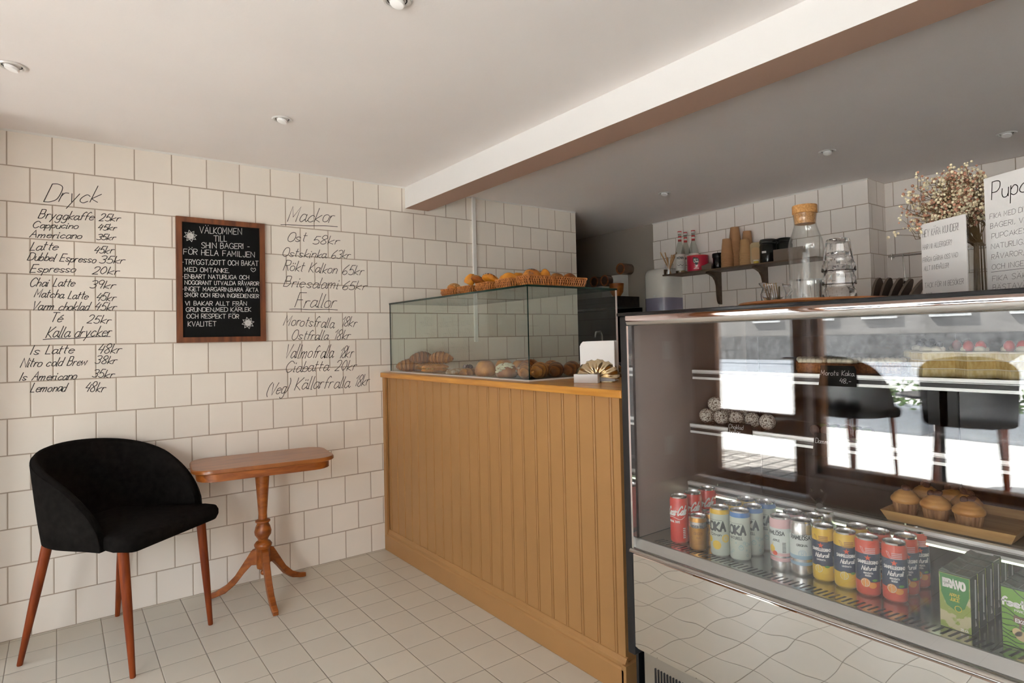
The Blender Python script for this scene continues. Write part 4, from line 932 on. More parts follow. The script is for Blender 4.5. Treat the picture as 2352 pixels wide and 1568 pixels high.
def put(kind, px, py, back, label, off=0):
    nm, r, h, bands, deco = cans[kind]; p = cpos(px, py, back, r); rz = face(p, off)
    if kind not in proto: proto[kind] = can(nm, label, p, rz, r, h, bands, deco, GR)
    else: dup(proto[kind], p, rz, label)
put('cola', 1562, 1250, 0, 'red cola can with white script, front of its file of three', -18)
put('cola', 1562, 1250, 1.15, 'red cola can directly behind the front one', -20); put('cola', 1562, 1250, 2.4, 'red cola can at the back of its file of three', -24)
put('tonic', 1605, 1266, 0, 'small gold mixer can with silver band, in front', 0); put('tonic', 1605, 1266, 1.0, 'small gold mixer can hidden behind the front gold one', 5)
put('citron', 1656, 1280, 0, 'mint water can with yellow rim and lemon picture, in front', -14); put('citron', 1656, 1280, 1.1, 'mint water can with yellow rim, second in its file', -14); put('citron', 1656, 1280, 2.25, 'mint water can with yellow rim, last in its file', -14)
put('natur', 1702, 1290, 0, 'mint water can with blue rim and bubbles, in front', -14); put('natur', 1702, 1290, 1.12, 'mint water can with blue rim, second in its file', -16); put('natur', 1702, 1290, 2.3, 'mint water can with blue rim, last in its file', -18)
put('apple', 1796, 1312, 0, 'pale water can with pink bands and an apple picture, in front', -26); put('apple', 1796, 1312, 1.1, 'pale water can with pink bands, behind the front pink banded one', -20)
put('plain', 1843, 1324, 0, 'silver water can with light blue bands and crest, in front', 4); put('plain', 1843, 1324, 1.1, 'silver water can with light blue bands, second in its file', 0); put('plain', 1843, 1324, 2.2, 'silver water can with light blue bands, last in its file', 0)
put('lemon', 1894, 1338, 0, 'yellow and navy lemon soda can beside the silver water can', -14); put('lemon', 1945, 1354, 0, 'yellow and navy lemon soda can beside the red soda cans', 4); put('lemon', 1945, 1354, 1.12, 'yellow and navy lemon soda can in the second row', 0)
put('orange', 1996, 1371, 0, 'red and navy orange soda can beside the lemon soda cans, in front', 0); put('orange', 1996, 1371, 1.12, 'red and navy orange soda can right behind the one beside the lemon sodas', 4)
put('orange', 2058, 1386, 0, 'red and navy orange soda can nearest the juice cartons, in front', -2); put('orange', 2058, 1386, 1.12, 'red and navy orange soda can in second row nearest the juice cartons', 8); put('orange', 2058, 1386, 2.24, 'red and navy orange soda can in last row nearest the juice cartons', 14)

# ---------------------------------------------------------------- juice cartons
m_box = flat('carton_dark_green', (.012, .035, .02), .4); m_boxtop = flat('carton_top', (.06, .085, .065), .45); m_shield = flat('shield_green', (.03, .20, .04), .4)
m_apple = ramp2('apple_picture', (.50, .46, .26), (.26, .33, .06), (30, 30, 45), .4, pos=(.46, .5)); m_fest = flat('bright_green', (.14, .32, .03), .4); m_pear = flat('pear_print', (.55, .42, .22), .4); m_brownp = flat('brown_print', (.16, .08, .04), .4); m_foil = flat('straw_wrap', (.42, .46, .42), .4)
def fmap(x, w_=0): return lambda u, v: Vector((x-.0004, -u, v))        # front face looks to -x, u runs to -y
def carton(name, label, loc, rz, w_, d_, h, kind):
    t = thing(name, label, 'juice carton', loc, rz, 'apple juice cartons' if kind == 0 else 'pear drink cartons'); x = -d_/2; f = fmap(x)
    b = MB(); b.box(-d_/2, d_/2, -w_/2, w_/2, 0, h-.003, .0015); b.build('box', m_box if kind == 0 else m_box, t)
    b = MB(); b.box(-d_/2+.001, d_/2-.001, -w_/2+.001, w_/2-.001, h-.003, h); b.box(-d_/2+.002, d_/2-.004, -.0005, .0005, h, h+.001); b.prism([(-w_/2+.003, h), (-w_/2+.020, h), (-w_/2+.012, h+.006)], -.004, .004, 'x') if False else b.prism([(w_/2-.022, h), (w_/2-.002, h), (w_/2-.006, h+.006)], -d_/2+.004, d_/2-.008, 'x'); b.build('top_flap', m_boxtop, t)
    b = MB(); b.add([(x-.0002, -w_/2+.0012, .001), (x-.0002, w_/2-.0012, .001), (x-.0002, w_/2-.0012, h-.004), (x-.0002, -w_/2+.0012, h-.004)], [(0, 1, 2, 3)]); b.build('front_picture', m_apple if kind == 0 else m_fest, t)
    if kind == 0:
        sp = [(-w_*.46, h-.005), (w_*.46, h-.005), (w_*.44, h*.62), (w_*.30, h*.42), (0.004, h*.33), (-w_*.26, h*.42), (-w_*.42, h*.62)]
        b = MB(); b.add([f(u, v) for u, v in sp], [tuple(range(7))]); b.build('shield_print', m_shield, t)
        g = lambda u, v: f(u, v)+Vector((-.0003, 0, 0))
        b = MB(); write(b, 'BRAVO', g, -w_*.34, h*.74, w_*.66, h*.13, .0042); b.build('name_print', m_wh, t)
        b = MB(); write(b, 'APPLE', g, -w_*.16, h*.585, w_*.32, h*.052, .0011); write(b, 'JUICE', g, -w_*.14, h*.51, w_*.28, h*.052, .0011); disc(b, g, w_*.10, h*.39, .006, hole=.0012); b.build('flavour_print', m_lem, t)
        b = MB(); write(b, '25 CL', g, w_*.16, h*.03, w_*.24, h*.035, .0009); b.build('volume_print', m_wh, t)
    else:
        g = lambda u, v: f(u, v)+Vector((-.0003, 0, 0)); q = lambda u, v: f(u, v)+Vector((-.0006, 0, 0))
        b = MB()
        for k in range(13):
            v = h*(.04+.073*k)
            if .6 < v/h < .86: continue
            ribbon(b, [(-w_*.48+w_*.96*i/8, v+.003*math.sin(i*1.1+k)+(.004*k/13)*(4-i)) for i in range(9)], g, .0008)
        b.build('stripe_print', m_box, t)
        b = MB(); write(b, 'festis', q, -w_*.46, h*.68, w_*.9, h*.13, .0036); b.build('name_print', m_wh, t)
        b = MB(); write(b, 'PÄRON', q, -w_*.12, h*.605, w_*.34, h*.035, .0008); b.build('flavour_print', m_wh, t)
        b = MB(); b.add([f(u, v)+Vector((-.0005, 0, 0)) for u, v in ((-w_*.16, h*.43), (w_*.26, h*.40), (w_*.27, h*.51), (-w_*.15, h*.54))], [(0, 1, 2, 3)]); b.add([f(u, v)+Vector((-.0005, 0, 0)) for u, v in ((.0, h*.43), (.004, h*.43), (.002, h*.28), (-.002, h*.28))], [(0, 1, 2, 3)]); b.build('signpost_print', m_brownp, t)
        b = MB(); write(b, 'EKO', lambda u, v: f(u, v)+Vector((-.0008, 0, 0)), -w_*.10, h*.435, w_*.28, h*.055, .0016, dv=-.001); b.build('eco_print', m_wh, t)
        b = MB(); disc(b, q, .006, h*.22, .014, .010); disc(b, q, -.004, h*.27, .008, .008); b.build('pear_print', m_pear, t)
    # straw on the side that looks along -y
    b = MB(); b.add([(-.004, -w_/2-.0006, h*.12), (.006, -w_/2-.0006, h*.12), (-.002, -w_/2-.0006, h*.26)], [(0, 1, 2)]); b.tube([(-.001, -w_/2-.001, h*.26), (.004, -w_/2-.001, h*.92)], .0012, 5); b.build('straw', m_foil, t)
    return t
pL = onz(2160, 1436, DZ); bw_, bd_, bh_ = .058, .036, .118
x0 = pL.x+bd_/2; y0 = pL.y-bw_/2
nms = ['front', 'second', 'third', 'fourth', 'fifth', 'last']
first = carton('juice_carton', 'green apple juice carton with a shield, front of its row', (x0, y0, DZ), math.radians(-3), bw_, bd_, bh_, 0)
for k in range(1, 6): dup(first, (x0+k*(bd_+.010)+.001*k, y0-.0008*k, DZ), math.radians(-3), 'green apple juice carton, %s in its row' % nms[k])
pF = onz(2303, 1478, DZ)
first = carton('juice_carton', 'bright green striped pear drink carton, front of its row', (pF.x+.018, pF.y-.029, DZ), math.radians(-2), .058, .036, .118, 1)
for k in range(1, 6): dup(first, (pF.x+.018+k*.041, pF.y-.029-.001*k, DZ), math.radians(-2), 'striped pear drink carton, %s in its row' % nms[k])

# ---------------------------------------------------------------- cakes on the upper shelf
m_carrot = ramp2('carrot_sponge', (.18, .055, .012), (.34, .13, .035), (140, 140, 140), .85, bump=.5)
m_sponge = ramp2('yellow_sponge', (.60, .46, .20), (.74, .64, .36), (120, 120, 60), .85, bump=.4); m_jam = ramp2('sponge_layer', (.50, .33, .10), (.64, .48, .2), (120, 120, 60), .85)
m_frost = P('cream_frosting', (.74, .68, .52), .45); m_blueb = P('blueberry', (.015, .02, .04), .35); m_strawb = P('strawberry', (.55, .02, .015), .3)
S1 = 1.0645
def carrot(label, p, rz):
    t = thing('carrot_cake_slice', label, 'cake slice', p, rz, 'carrot cake slices on the top shelf')
    b = MB(); b.box(-.022, .022, -.036, .036, 0, .030, .003); b.build('sponge', m_carrot, t)
    b = MB(); rng = random.Random(1)
    for i in range(2):
        for j in range(5): b.ball((-.011+.022*i, -.028+.014*j, .036), .0115, 12, 7, (1, .85, .75))
    b.build('cream_topping', m_frost, t, True); return t
def onshelf(px, X, z, py=845): q = onx(px, py, X); return (X, q.y, z)
cc = carrot('carrot cake slice with piped cream, front row nearer the chocolate balls', onshelf(1866, 1.945, S1), math.radians(-6))
for px, X, lb in ((1935, 1.945, 'carrot cake slice with piped cream, front row above the black price sign'), (1862, 2.03, 'carrot cake slice in the back row, nearer the end pane'), (1925, 2.03, 'carrot cake slice in the back row, behind the price sign'), (1990, 2.0, 'carrot cake slice in the back row, nearer the cream cakes'), (2045, 2.03, 'carrot cake slice in the back row, next to the cream cakes')): dup(cc, onshelf(px, X, S1), math.radians(-6), lb)
def cream(label, p, rz, top):
    t = thing('cream_cake_slice', label, 'cake slice', p, rz, 'layered cream cake slices on the top shelf')
    b = MB(); o = [(-.038, -.026), (.038, -.026), (.038, .026), (-.038, .026)]
    for k, (z0, z1) in enumerate(((0, .0200), (.0215, .0415), (.0430, .060))): b.mat(k % 2).box(-.040, .040, -.036, .036, z0, z1, .002)
    b.mat(2).box(-.0393, .0393, -.0353, .0353, .0195, .022).box(-.0393, .0393, -.0353, .0353, .041, .0435); b.build('layered_sponge', [m_sponge, m_jam, m_frost], t)
    b = MB(); rng = random.Random(4)
    b.box(-.040, .040, -.036, .036, .059, .064, .002)
    for i in range(9 if top == 'b' else 5): b.ball((rng.uniform(-.02, .02), rng.uniform(-.018, .018), .068), .012, 10, 6, (1, 1, .8))
    b.build('cream_top', m_frost, t, True)
    b = MB()
    if top == 'b':
        for q in ((-.018, -.012, .081), (-.014, .012, .082), (.004, -.016, .080), (.006, .006, .083), (-.004, 0, .088)): b.ball(q, .0085, 12, 8)
        b.build('blueberries', m_blueb, t, True)
    else:
        for q in ((-.012, -.008, .075), (.010, .008, .075)): b.ball(q, .013, 12, 8, (.9, .9, 1.2))
        b.build('strawberries', m_strawb, t, True)
    return t
c1 = cream('layered cream cake slice topped with blueberries', onshelf(2142, 1.965, S1), math.radians(38), 'b'); c2 = cream('layered cream cake slice topped with strawberries, beside the blueberry slice', onshelf(2240, 1.965, S1), math.radians(42), 's')
dup(c1, onshelf(2122, 2.08, S1), math.radians(38), 'layered cream cake slice with blueberries, in the back row'); dup(c2, onshelf(2335, 1.965, S1), math.radians(42), 'layered cream cake slice with strawberries nearest the picture edge'); dup(c2, onshelf(2212, 2.08, S1), math.radians(42), 'layered cream cake slice with strawberries, in the back row')
# ---------------------------------------------------------------- middle shelf
S2 = .8845
m_choc = ramp2('coconut_ball', (.07, .035, .02), (.66, .62, .54), (230, 230, 230), .9, pos=(.40, .52), bump=.8)
spots = [(1623, 1.93, 0, 'coconut coated chocolate ball at the end of the front row, nearest the end pane'), (1657, 1.93, 0, 'second coconut chocolate ball of the front row'), (1692, 1.93, 0, 'third coconut chocolate ball of the front row'), (1728, 1.93, 0, 'fourth coconut chocolate ball of the front row'), (1762, 1.93, 0, 'last coconut chocolate ball of the front row'),
         (1640, 1.965, 0, 'coconut chocolate ball in the second row nearest the end pane'), (1672, 1.97, 0, 'middle coconut chocolate ball of the second row'), (1706, 1.97, 0, 'coconut chocolate ball ending the second row'), (1643, 1.945, 1, 'coconut chocolate ball stacked on top of the front row')]
cb = None
for px, X, lev, lb in spots:
    p = onx(px, 945, X); loc = (X, p.y, S2+lev*.040)
    if cb is None:
        cb = thing('chocolate_ball', lb, 'chocolate ball', loc, 0, 'coconut chocolate balls'); b = MB(); b.ball((0, 0, .024), .0245, 18, 12); b.build('ball', m_choc, cb, True)
    else: dup(cb, loc, px, lb)
m_marz = P('green_marzipan', (.18, .25, .09), .6); m_chocd = P('chocolate_dip', (.05, .02, .012), .35)
dm = None
for k, (px, lb) in enumerate(((1880, 'green marzipan roll nearest the chocolate balls'), (1905, 'second green marzipan roll'), (1930, 'third green marzipan roll'), (1955, 'fourth green marzipan roll'), (1980, 'last green marzipan roll of the row'))):
    p = onx(px, 985, 1.95); loc = (1.96, p.y, S2+.0145)
    if dm is None:
        dm = thing('marzipan_roll', lb+' with chocolate dipped ends', 'pastry', loc, 0, 'green marzipan rolls')
        b = MB(); b.tube([(-.026, 0, 0), (.026, 0, 0)], .014, 16); b.build('roll', m_marz, dm, True, 50)
        for s in (-1, 1): b = MB(); b.tube([(s*.020, 0, 0), (s*.034, 0, 0), (s*.036, 0, 0)], [.0146, .0146, .011], 16); b.build('dipped_end', m_chocd, dm, True, 50)
    else: dup(dm, loc, 0, lb+' with chocolate dipped ends')
# ---------------------------------------------------------------- black price signs on the rails
def sign(label, cx, zt, zb, X, wd, lines):
    t = thing('price_sign', label, 'price sign', (X, cx, zb), 0, 'black price signs')
    h = zt-zb; b = MB(); b.prism([(wd/2+.004, 0), (-wd/2, 0), (-wd/2, h*.82), (-wd/2+.005, h), (wd/2-.005, h)], -.002, 0, 'x'); b.build('board', m_board, t)
    mb = MB(); f = lambda u, v: Vector((-.0024, -u, v))
    for tx, u, v, w_, hh in lines: write(mb, tx, f, u, v, w_, hh, .0009, .15, .03)
    mb.build('chalk_lettering', m_chalk, t); return t
q = onx(1924, 862, 1.888); sign('black carrot cake price sign on the top shelf rail', q.y, 1.090, 1.033, 1.888, .098, [('Morots Kaka', -.045, .030, .088, .014), ('48,-', .005, .010, .032, .012)])
q = onx(1700, 1000, 1.868); sign('black price sign for chocolate balls on the middle rail', q.y, .905, .846, 1.868, .085, [('Choklad', -.038, .040, .05, .013), ('bollar', -.036, .025, .038, .013), ('22,-', .002, .010, .030, .011)])
q = onx(1905, 1020, 1.868); sign('black price sign for marzipan rolls on the middle rail', q.y, .902, .838, 1.868, .088, [('Dammsugare', -.038, .036, .074, .014), ('22,-', .010, .012, .03, .011)])
# ---------------------------------------------------------------- cupcakes on the bamboo tray
S3 = .6945
ta, tb = onz(2033, 1176, S3), onz(2312, 1238, S3)
tr = thing('bamboo_tray', 'rectangular bamboo tray with low slanted rim holding cupcakes', 'tray', (1.995, -2.690, S3), 0)
b = MB(); hx, hy = .115, .132
b.box(-hx+.006, hx-.006, -hy+.006, hy-.006, 0, .006); b.build('bottom', m_bamboo, tr)
b = MB(); o1 = [(-hx+.004, -hy+.004), (hx-.004, -hy+.004), (hx-.004, hy-.004), (-hx+.004, hy-.004)]; o2 = [(-hx-.008, -hy-.008), (hx+.008, -hy-.008), (hx+.008, hy+.008), (-hx-.008, hy+.008)]
for k in range(4):
    a, c = o1[k], o1[(k+1) % 4]; e, g = o2[k], o2[(k+1) % 4]; sc = .955
    b.add([(*a, 0), (*c, 0), (*g, .026), (*e, .026), (a[0]*sc, a[1]*sc, .004), (c[0]*sc, c[1]*sc, .004), (g[0]*sc, g[1]*sc, .026), (e[0]*sc, e[1]*sc, .026)], [(0, 1, 2, 3), (7, 6, 5, 4), (3, 2, 6, 7), (0, 4, 5, 1), (1, 5, 6, 2), (0, 3, 7, 4)])
b.build('rim', m_bamboo, tr)
m_case = ramp2('baking_case', (.20, .085, .03), (.46, .27, .12), (60, 60, 8), .6); m_muf = ramp2('caramel_icing', (.46, .21, .05), (.62, .34, .11), (20, 20, 40), .4, coat=.2); m_cook = P('cookie_bit', (.07, .03, .02), .8, bump=.6, bscale=200)
def cupcake(label, p):
    t = thing('cupcake', label, 'cupcake', p, 0, 'caramel cupcakes on the bamboo tray'); n = 40
    b = MB(); vs = []
    for r, z in ((.023, 0), (.0295, .036)): vs += [((r+(.0012 if i % 2 else -.0008))*math.cos(2*PI*i/n), (r+(.0012 if i % 2 else -.0008))*math.sin(2*PI*i/n), z) for i in range(n)]
    b.add(vs, [(i, (i+1) % n, n+(i+1) % n, n+i) for i in range(n)]+[tuple(range(n-1, -1, -1))]); b.build('paper_case', m_case, t)
    b = MB(); b.lathe([(.0285, .033), (.0335, .037), (.0345, .042), (.0325, .047), (.029, .0505), (.0275, .0515), (.0262, .055), (.022, .0585), (.0185, .0598), (.0165, .063), (.010, .066), (.001, .067)], 28, cap=False); b.build('icing', m_muf, t, True, 70)
    b = MB(); b.ball((-.004, -.003, .070), .0105, 10, 7, (1.3, .9, .75), Matrix.Rotation(.6, 3, 'Y')); b.ball((.008, .004, .068), .009, 8, 6); b.build('cookie_bits', m_cook, t, True); return t
ck = None
for px, py, X, lb in ((2081, 1170, 1.94, 'caramel cupcake in the front row nearest the tray end'), (2150, 1183, 1.935, 'caramel cupcake in the middle of the front row'), (2226, 1196, 1.93, 'caramel cupcake in the front row nearest the empty half of the tray'), (2127, 1150, 2.025, 'caramel cupcake in the back row nearest the tray end'), (2188, 1160, 2.03, 'caramel cupcake in the middle of the back row'), (2222, 1172, 2.0, 'caramel cupcake in the back row nearest the empty half of the tray')):
    p = onx(px, py, X); loc = (X, p.y, S3+.0065)
    if ck is None: ck = cupcake(lb, loc)
    else: dup(ck, loc, px, lb)
# tongs
tg = thing('serving_tongs', 'steel serving tongs lying on the lowest glass shelf', 'tongs', (1.93, -2.36, S3+.001), math.radians(28))
for s in (-1, 1):
    b = MB(); b.tube([(-.09, 0, .012), (-.03, s*.012, .010), (.04, s*.022, .009), (.075, s*.020, .009)], [.005, .0055, .005, .004], 8); b.ball((.088, s*.014, .009), .014, 12, 8, (1.3, .5, .55)); b.build('arm', m_steel, tg, True)
b = MB(); b.tube([(-.11, 0, .012), (-.055, 0, .012)], .0085, 10); b.build('handle', m_black, tg, True)

# ================================================================ ON TOP OF THE CASE
TZ = 1.2575
sb = thing('serving_board', 'round wooden serving board lying on top of the display case', 'serving board', (1.90, -2.385, TZ))
b = MB(); b.lathe([(.19, 0), (.205, .004), (.208, .010), (.203, .0155), (.001, .016)], 48); b.build('board', m_boardwood, sb, True, 40)
BZ = TZ+.0162
def at_d(px, py, dist): d = ray(px, py); return CAM+d*dist
# carafe with cork
p = at_d(1852, 600, 1.80)
cf = thing('glass_carafe', 'tall clear glass carafe with a wide cork stopper, partly filled with water', 'carafe', (p.x, p.y, BZ))
s = 1.09
out = [(.001, .0), (.043, 0), (.0465, .004), (.0475, .02), (.0485, .12), (.0490, .150), (.046, .168), (.036, .193), (.0315, .207), (.0305, .215), (.0325, .238), (.033, .241)]
inn = [(.0318, .240), (.029, .215), (.030, .207), (.0345, .192), (.0445, .167), (.0472, .150), (.0468, .12), (.0455, .02), (.0445, .008), (.001, .006)]
b = MB(); b.lathe([(r, z*s) for r, z in out+inn], 40, cap=False); b.build('glass', m_thin, cf, True, 50)
b = MB(); b.lathe([(.001, .0062), (.0442, .0082), (.0452, .02), (.0462, .066), (.001, .066)], 36, cap=False); b.build('water', m_water, cf, True, 40)
b = MB(); b.lathe([(.001, .214*s), (.0282, .214*s), (.0308, .2405*s), (.0345, .2425*s), (.0345, .262*s), (.0335, .264*s), (.001, .264*s)], 36); b.build('cork_stopper', m_cork, cf, True, 35)
# stacked tumblers
def tumbler(label, loc):
    t = thing('tumbler', label, 'drinking glass', loc, 0, 'stacked glass tumblers'); n = 36
    def ring(r, z, fl): return [((r*(1+(fl if i % 4 in (0, 1) else -fl)))*math.cos(2*PI*i/n), (r*(1+(fl if i % 4 in (0, 1) else -fl)))*math.sin(2*PI*i/n), z) for i in range(n)]
    rows = [(.001, .088, 0), (.026, .088, 0), (.0285, .086, 0), (.0300, .078, .02), (.0355, .035, .025), (.0365, .026, .01), (.0405, .020, 0), (.0425, .002, 0), (.0410, 0, 0), (.0395, .002, 0), (.0375, .019, 0), (.0335, .030, 0), (.0275, .078, 0), (.001, .080, 0)]
    b = MB(); vs = []
    for r, z, fl in rows: vs += ring(r, z, fl)
    b.add(vs, [(j*n+i, j*n+(i+1) % n, (j+1)*n+(i+1) % n, (j+1)*n+i) for j in range(len(rows)-1) for i in range(n)]); b.build('glass', m_glass, t, True, 40); return t
p = at_d(1926, 610, 1.63)
g1 = tumbler('upturned glass tumbler at the bottom of the stack beside the carafe', (p.x, p.y, BZ)); dup(g1, (p.x, p.y, BZ+.036), .1, 'upturned glass tumbler in the middle of the stack'); dup(g1, (p.x, p.y, BZ+.072), .05, 'upturned glass tumbler on top of the stack')
# creamer full of sticks
p = at_d(1776, 660, 1.82)
cm = thing('glass_jug', 'small glass jug beside the carafe on the round board', 'jug', (p.x, p.y, BZ), math.radians(-60))
b = MB(); b.lathe([(.001, 0), (.030, 0), (.034, .006), (.036, .028), (.030, .046), (.027, .053), (.0285, .058), (.0270, .058), (.0255, .053), (.0285, .045), (.0340, .028), (.032, .008), (.001, .005)], 32, cap=False)
b.v = [(x-(.012 if z > .05 and x < -.015 else 0), y, z+(.004 if z > .05 and x < -.015 else 0)) for x, y, z in b.v]; b.build('glass', m_glass, cm, True, 50)
b = MB(); b.tube([(.026, 0, .052), (.046, 0, .050), (.050, 0, .034), (.036, 0, .018)], .004, 8); b.build('handle', m_glass, cm, True)
m_stick = ramp2('birch_stick', (.42, .25, .10), (.56, .38, .18), (50, 50, 10), .6)
m_sugar2 = flat('sugar_sachet', (.55, .38, .18), .6)
for k in range(6):
    st = thing('stirring_stick', ('first', 'second', 'third', 'fourth', 'fifth', 'sixth')[k]+' wooden stirring stick standing in the glass jug, counted from its spout', 'stirring stick', (p.x, p.y, BZ+.0065), math.radians(-60), 'stirring sticks in the glass jug')
    b = MB(); b.box(-.002, .002, -.0009, .0009, 0, .054, .0006); b.xf(Matrix.Translation((-.014+.0055*k, .004*math.sin(k*2), .001))@Matrix.Rotation(-.22+.02*k, 4, 'Y')); b.build('stick', m_stick, st)
sg = thing('sugar_sachet', 'brown paper sachet standing in the glass jug against the sticks', 'sachet', (p.x, p.y, BZ+.0065), math.radians(-60))
b = MB(); b.box(.014, .018, -.018, .018, .0, .042, .0015); b.build('paper', m_sugar2, sg)
# paper signs, vase and dried flowers
def paper(label, pa, pb, z0, h, lines, name, under=()):
    """upright sheet on a clear stand from the far edge pa to the near edge pb"""
    d = Vector((pb[0]-pa[0], pb[1]-pa[1], 0)); wd = d.length
    t = thing(name, label, 'paper sign', (pa[0], pa[1], z0), math.atan2(d.y, d.x))
    b = MB(); b.box(0, wd, -.0015, .0015, 0, h); b.build('sheet', m_paper, t)
    b = MB(); b.box(-.002, wd+.003, .002, .005, 0, h+.003); b.box(-.002, wd+.003, -.03, .03, 0, .002); b.build('clear_stand', m_pane, t)
    f = lambda u, v: Vector((u, -.0021, v))
    mb = MB(); mg = MB()
    for tx, u0, v0, u1, hh, th, big in lines: write(mb if big else mg, tx, f, u0*wd, (1-v0)*h, (u1-u0)*wd, hh*h, th, .08, .03)
    for a, c, v in under: ribbon(mg, [(a*wd, (1-v)*h), (c*wd, (1-v)*h)], f, .0005)
    if mb.v: mb.build('headline_lettering', m_ink, t)
    mg.build('pen_lettering', m_grey_ink, t); return t
zb_ = TZ+.0003
paper('white paper sign with an allergy note in thin pen, standing before the dried flowers', (2.02, -2.617), (1.948, -2.738), zb_, .208, [('HEY KÄRA KUNDER!', .05, .17, .86, .085, .0010, 0), ('HAR NI ALLERGIER?', .04, .33, .70, .06, .0008, 0), ('FRÅGA GÄRNA OSS VAD', .03, .49, .82, .055, .0008, 0), ('ALLT INNEHÅLLER!', .05, .60, .62, .055, .0008, 0), ('TACK FÖR NI BESÖKER', .05, .82, .92, .06, .0008, 0), ('OSS!', .07, .94, .22, .05, .0008, 0)], 'paper_sign')
pa = at_d(2264, 500, 1.50); dv = Vector((-.098, -.186, 0)).normalized()*.212
paper('large white paper sign with a big dog cupcake headline, beside the flower vase', (pa.x, pa.y), (pa.x+dv.x, pa.y+dv.y), zb_, .297, [('Pupcakes', .09, .19, .92, .145, .0022, 1), ('FIKA MED DIN BÄSTAVÄN I', .06, .345, .93, .040, .0008, 0), ('BAGERI, VI ERBJUDER', .06, .425, .90, .040, .0008, 0), ('PUPCAKES SOM ÄR', .07, .51, .84, .040, .0008, 0), ('NATURLIGA OCH HUND', .06, .595, .92, .040, .0008, 0), ('RÅVAROR, INGET TILL', .06, .68, .90, .040, .0008, 0), ('OCH INGET SÖTNING', .06, .765, .88, .040, .0008, 0), ('FIKA SÄKERT MED', .06, .86, .86, .042, .0008, 0), ('BÄSTAVÄN OCH', .06, .935, .74, .042, .0008, 0)], 'paper_sign', [(.05, .9, .785)])
p = at_d(2252, 600, 1.63)
vs_ = thing('glass_vase', 'square clear glass vase of water between the two paper signs', 'vase', (p.x, p.y, TZ+.0003), math.radians(-25))
b = MB(); a_, c_ = rrect(.030, .030, .004, 3), rrect(.0265, .0265, .003, 3); m_ = len(a_)
rings = [(a_, 0), (a_, .155), (c_, .155), (c_, .012)]
for rg, z in rings: b.v += [(x, y, z) for x, y in rg]
b.f += [(j*m_+i, j*m_+(i+1) % m_, (j+1)*m_+(i+1) % m_, (j+1)*m_+i) for j in range(3) for i in range(m_)]+[tuple(range(m_-1, -1, -1)), tuple(3*m_+i for i in range(m_))]; b.mi += [0]*(3*m_+2)
b.build('glass', m_thin, vs_, True, 30)
b = MB(); b.prism(rrect(.0262, .0262, .003, 3), .0125, .085); b.build('water', m_thin, vs_)
fl = thing('dried_flower_bunch', 'bunch of dried beige and pink baby\'s breath standing in the glass vase', 'dried flowers', (p.x, p.y, TZ+.014))
rng = random.Random(11); stm, bls, blp = MB(), MB(), MB(); tips = []
vdir = Vector((rt.x, rt.y, 0)).normalized()      # the bunch leans along the case, away from the big sign
for k in range(52):
    a = rng.uniform(0, 2*PI); base = Vector((rng.uniform(-.016, .016), rng.uniform(-.016, .016), 0))
    lv = rng.uniform(-.02, .185); lean = -vdir*lv+Vector((math.cos(a), math.sin(a), 0))*rng.uniform(0, .045); top = base*.3+lean+Vector((0, 0, rng.uniform(.20, .345)-max(0, lv)*.28))
    neck = Vector((base.x*.8, base.y*.8, .135)); mid = neck+(top-neck)*.5+Vector((0, 0, .02))
    stm.tube([base, neck, mid, top] if k % 6 == 0 else [neck, mid, top], [.0028, .0018, .0011, .0007] if k % 6 == 0 else [.0012, .0009, .0006], 5)
    for j in range(9):
        q = mid+(top-mid)*(j/8)*1.0; e = q+Vector((rng.gauss(0, .024), rng.gauss(0, .024), rng.uniform(.008, .042))); stm.tube([q, (q+e)/2+Vector((0, 0, .004)), e], [.0008, .0006, .0005], 4)
        for _ in range(5): tips.append(e+Vector((rng.gauss(0, .006), rng.gauss(0, .006), rng.gauss(0, .006))))
        stm.tube([e, tips[-1]], .0004, 3); stm.tube([e, tips[-2]], .0004, 3)
for q in tips: (blp if rng.random() < .38 else bls).ball(q, rng.uniform(.0022, .0043), 7, 5)
m_fs = P('dry_flower_cream', (.80, .71, .50), .8, var=.3, vscale=60); m_fp = P('dry_flower_pink', (.50, .26, .17), .8, var=.35, vscale=60); m_stem = P('dry_stem', (.16, .10, .04), .8)
stm.build('stems', m_stem, fl, True); bls.build('cream_blossoms', m_fs, fl, True, kind='stuff'); blp.build('pink_blossoms', m_fp, fl, True, kind='stuff')

# ================================================================ KITCHEN WALL
ws = thing('wall_shelf', 'brown wooden wall shelf on two curved brackets, holding cups and bottles', 'shelf', (4.053, -.70, 1.648))
b = MB(); b.box(3.86, 4.0528, -1.42, -.245, 1.637, 1.648, .001); bw(b, 'plank', m_shelf, ws)
b = MB(); b.box(3.872, 4.0, -.262, -.25, 1.648, 1.688); bw(b, 'end_stop', m_shelf, ws)
for yb in (-.62, -.985):
    cv = [(4.0525, 1.637), (3.90, 1.637), (3.892, 1.628), (3.895, 1.622), (3.93, 1.615), (3.97, 1.600), (3.995, 1.575), (4.008, 1.54), (4.012, 1.47), (4.018, 1.43), (4.03, 1.408), (4.0525, 1.402)]
    b = MB(); b.prism(cv, yb-.011, yb+.011, 'y'); bw(b, 'bracket', m_shelf, ws)
SZ = 1.6483
def sp_(px, X, py=612): return onx(px, py, X).y
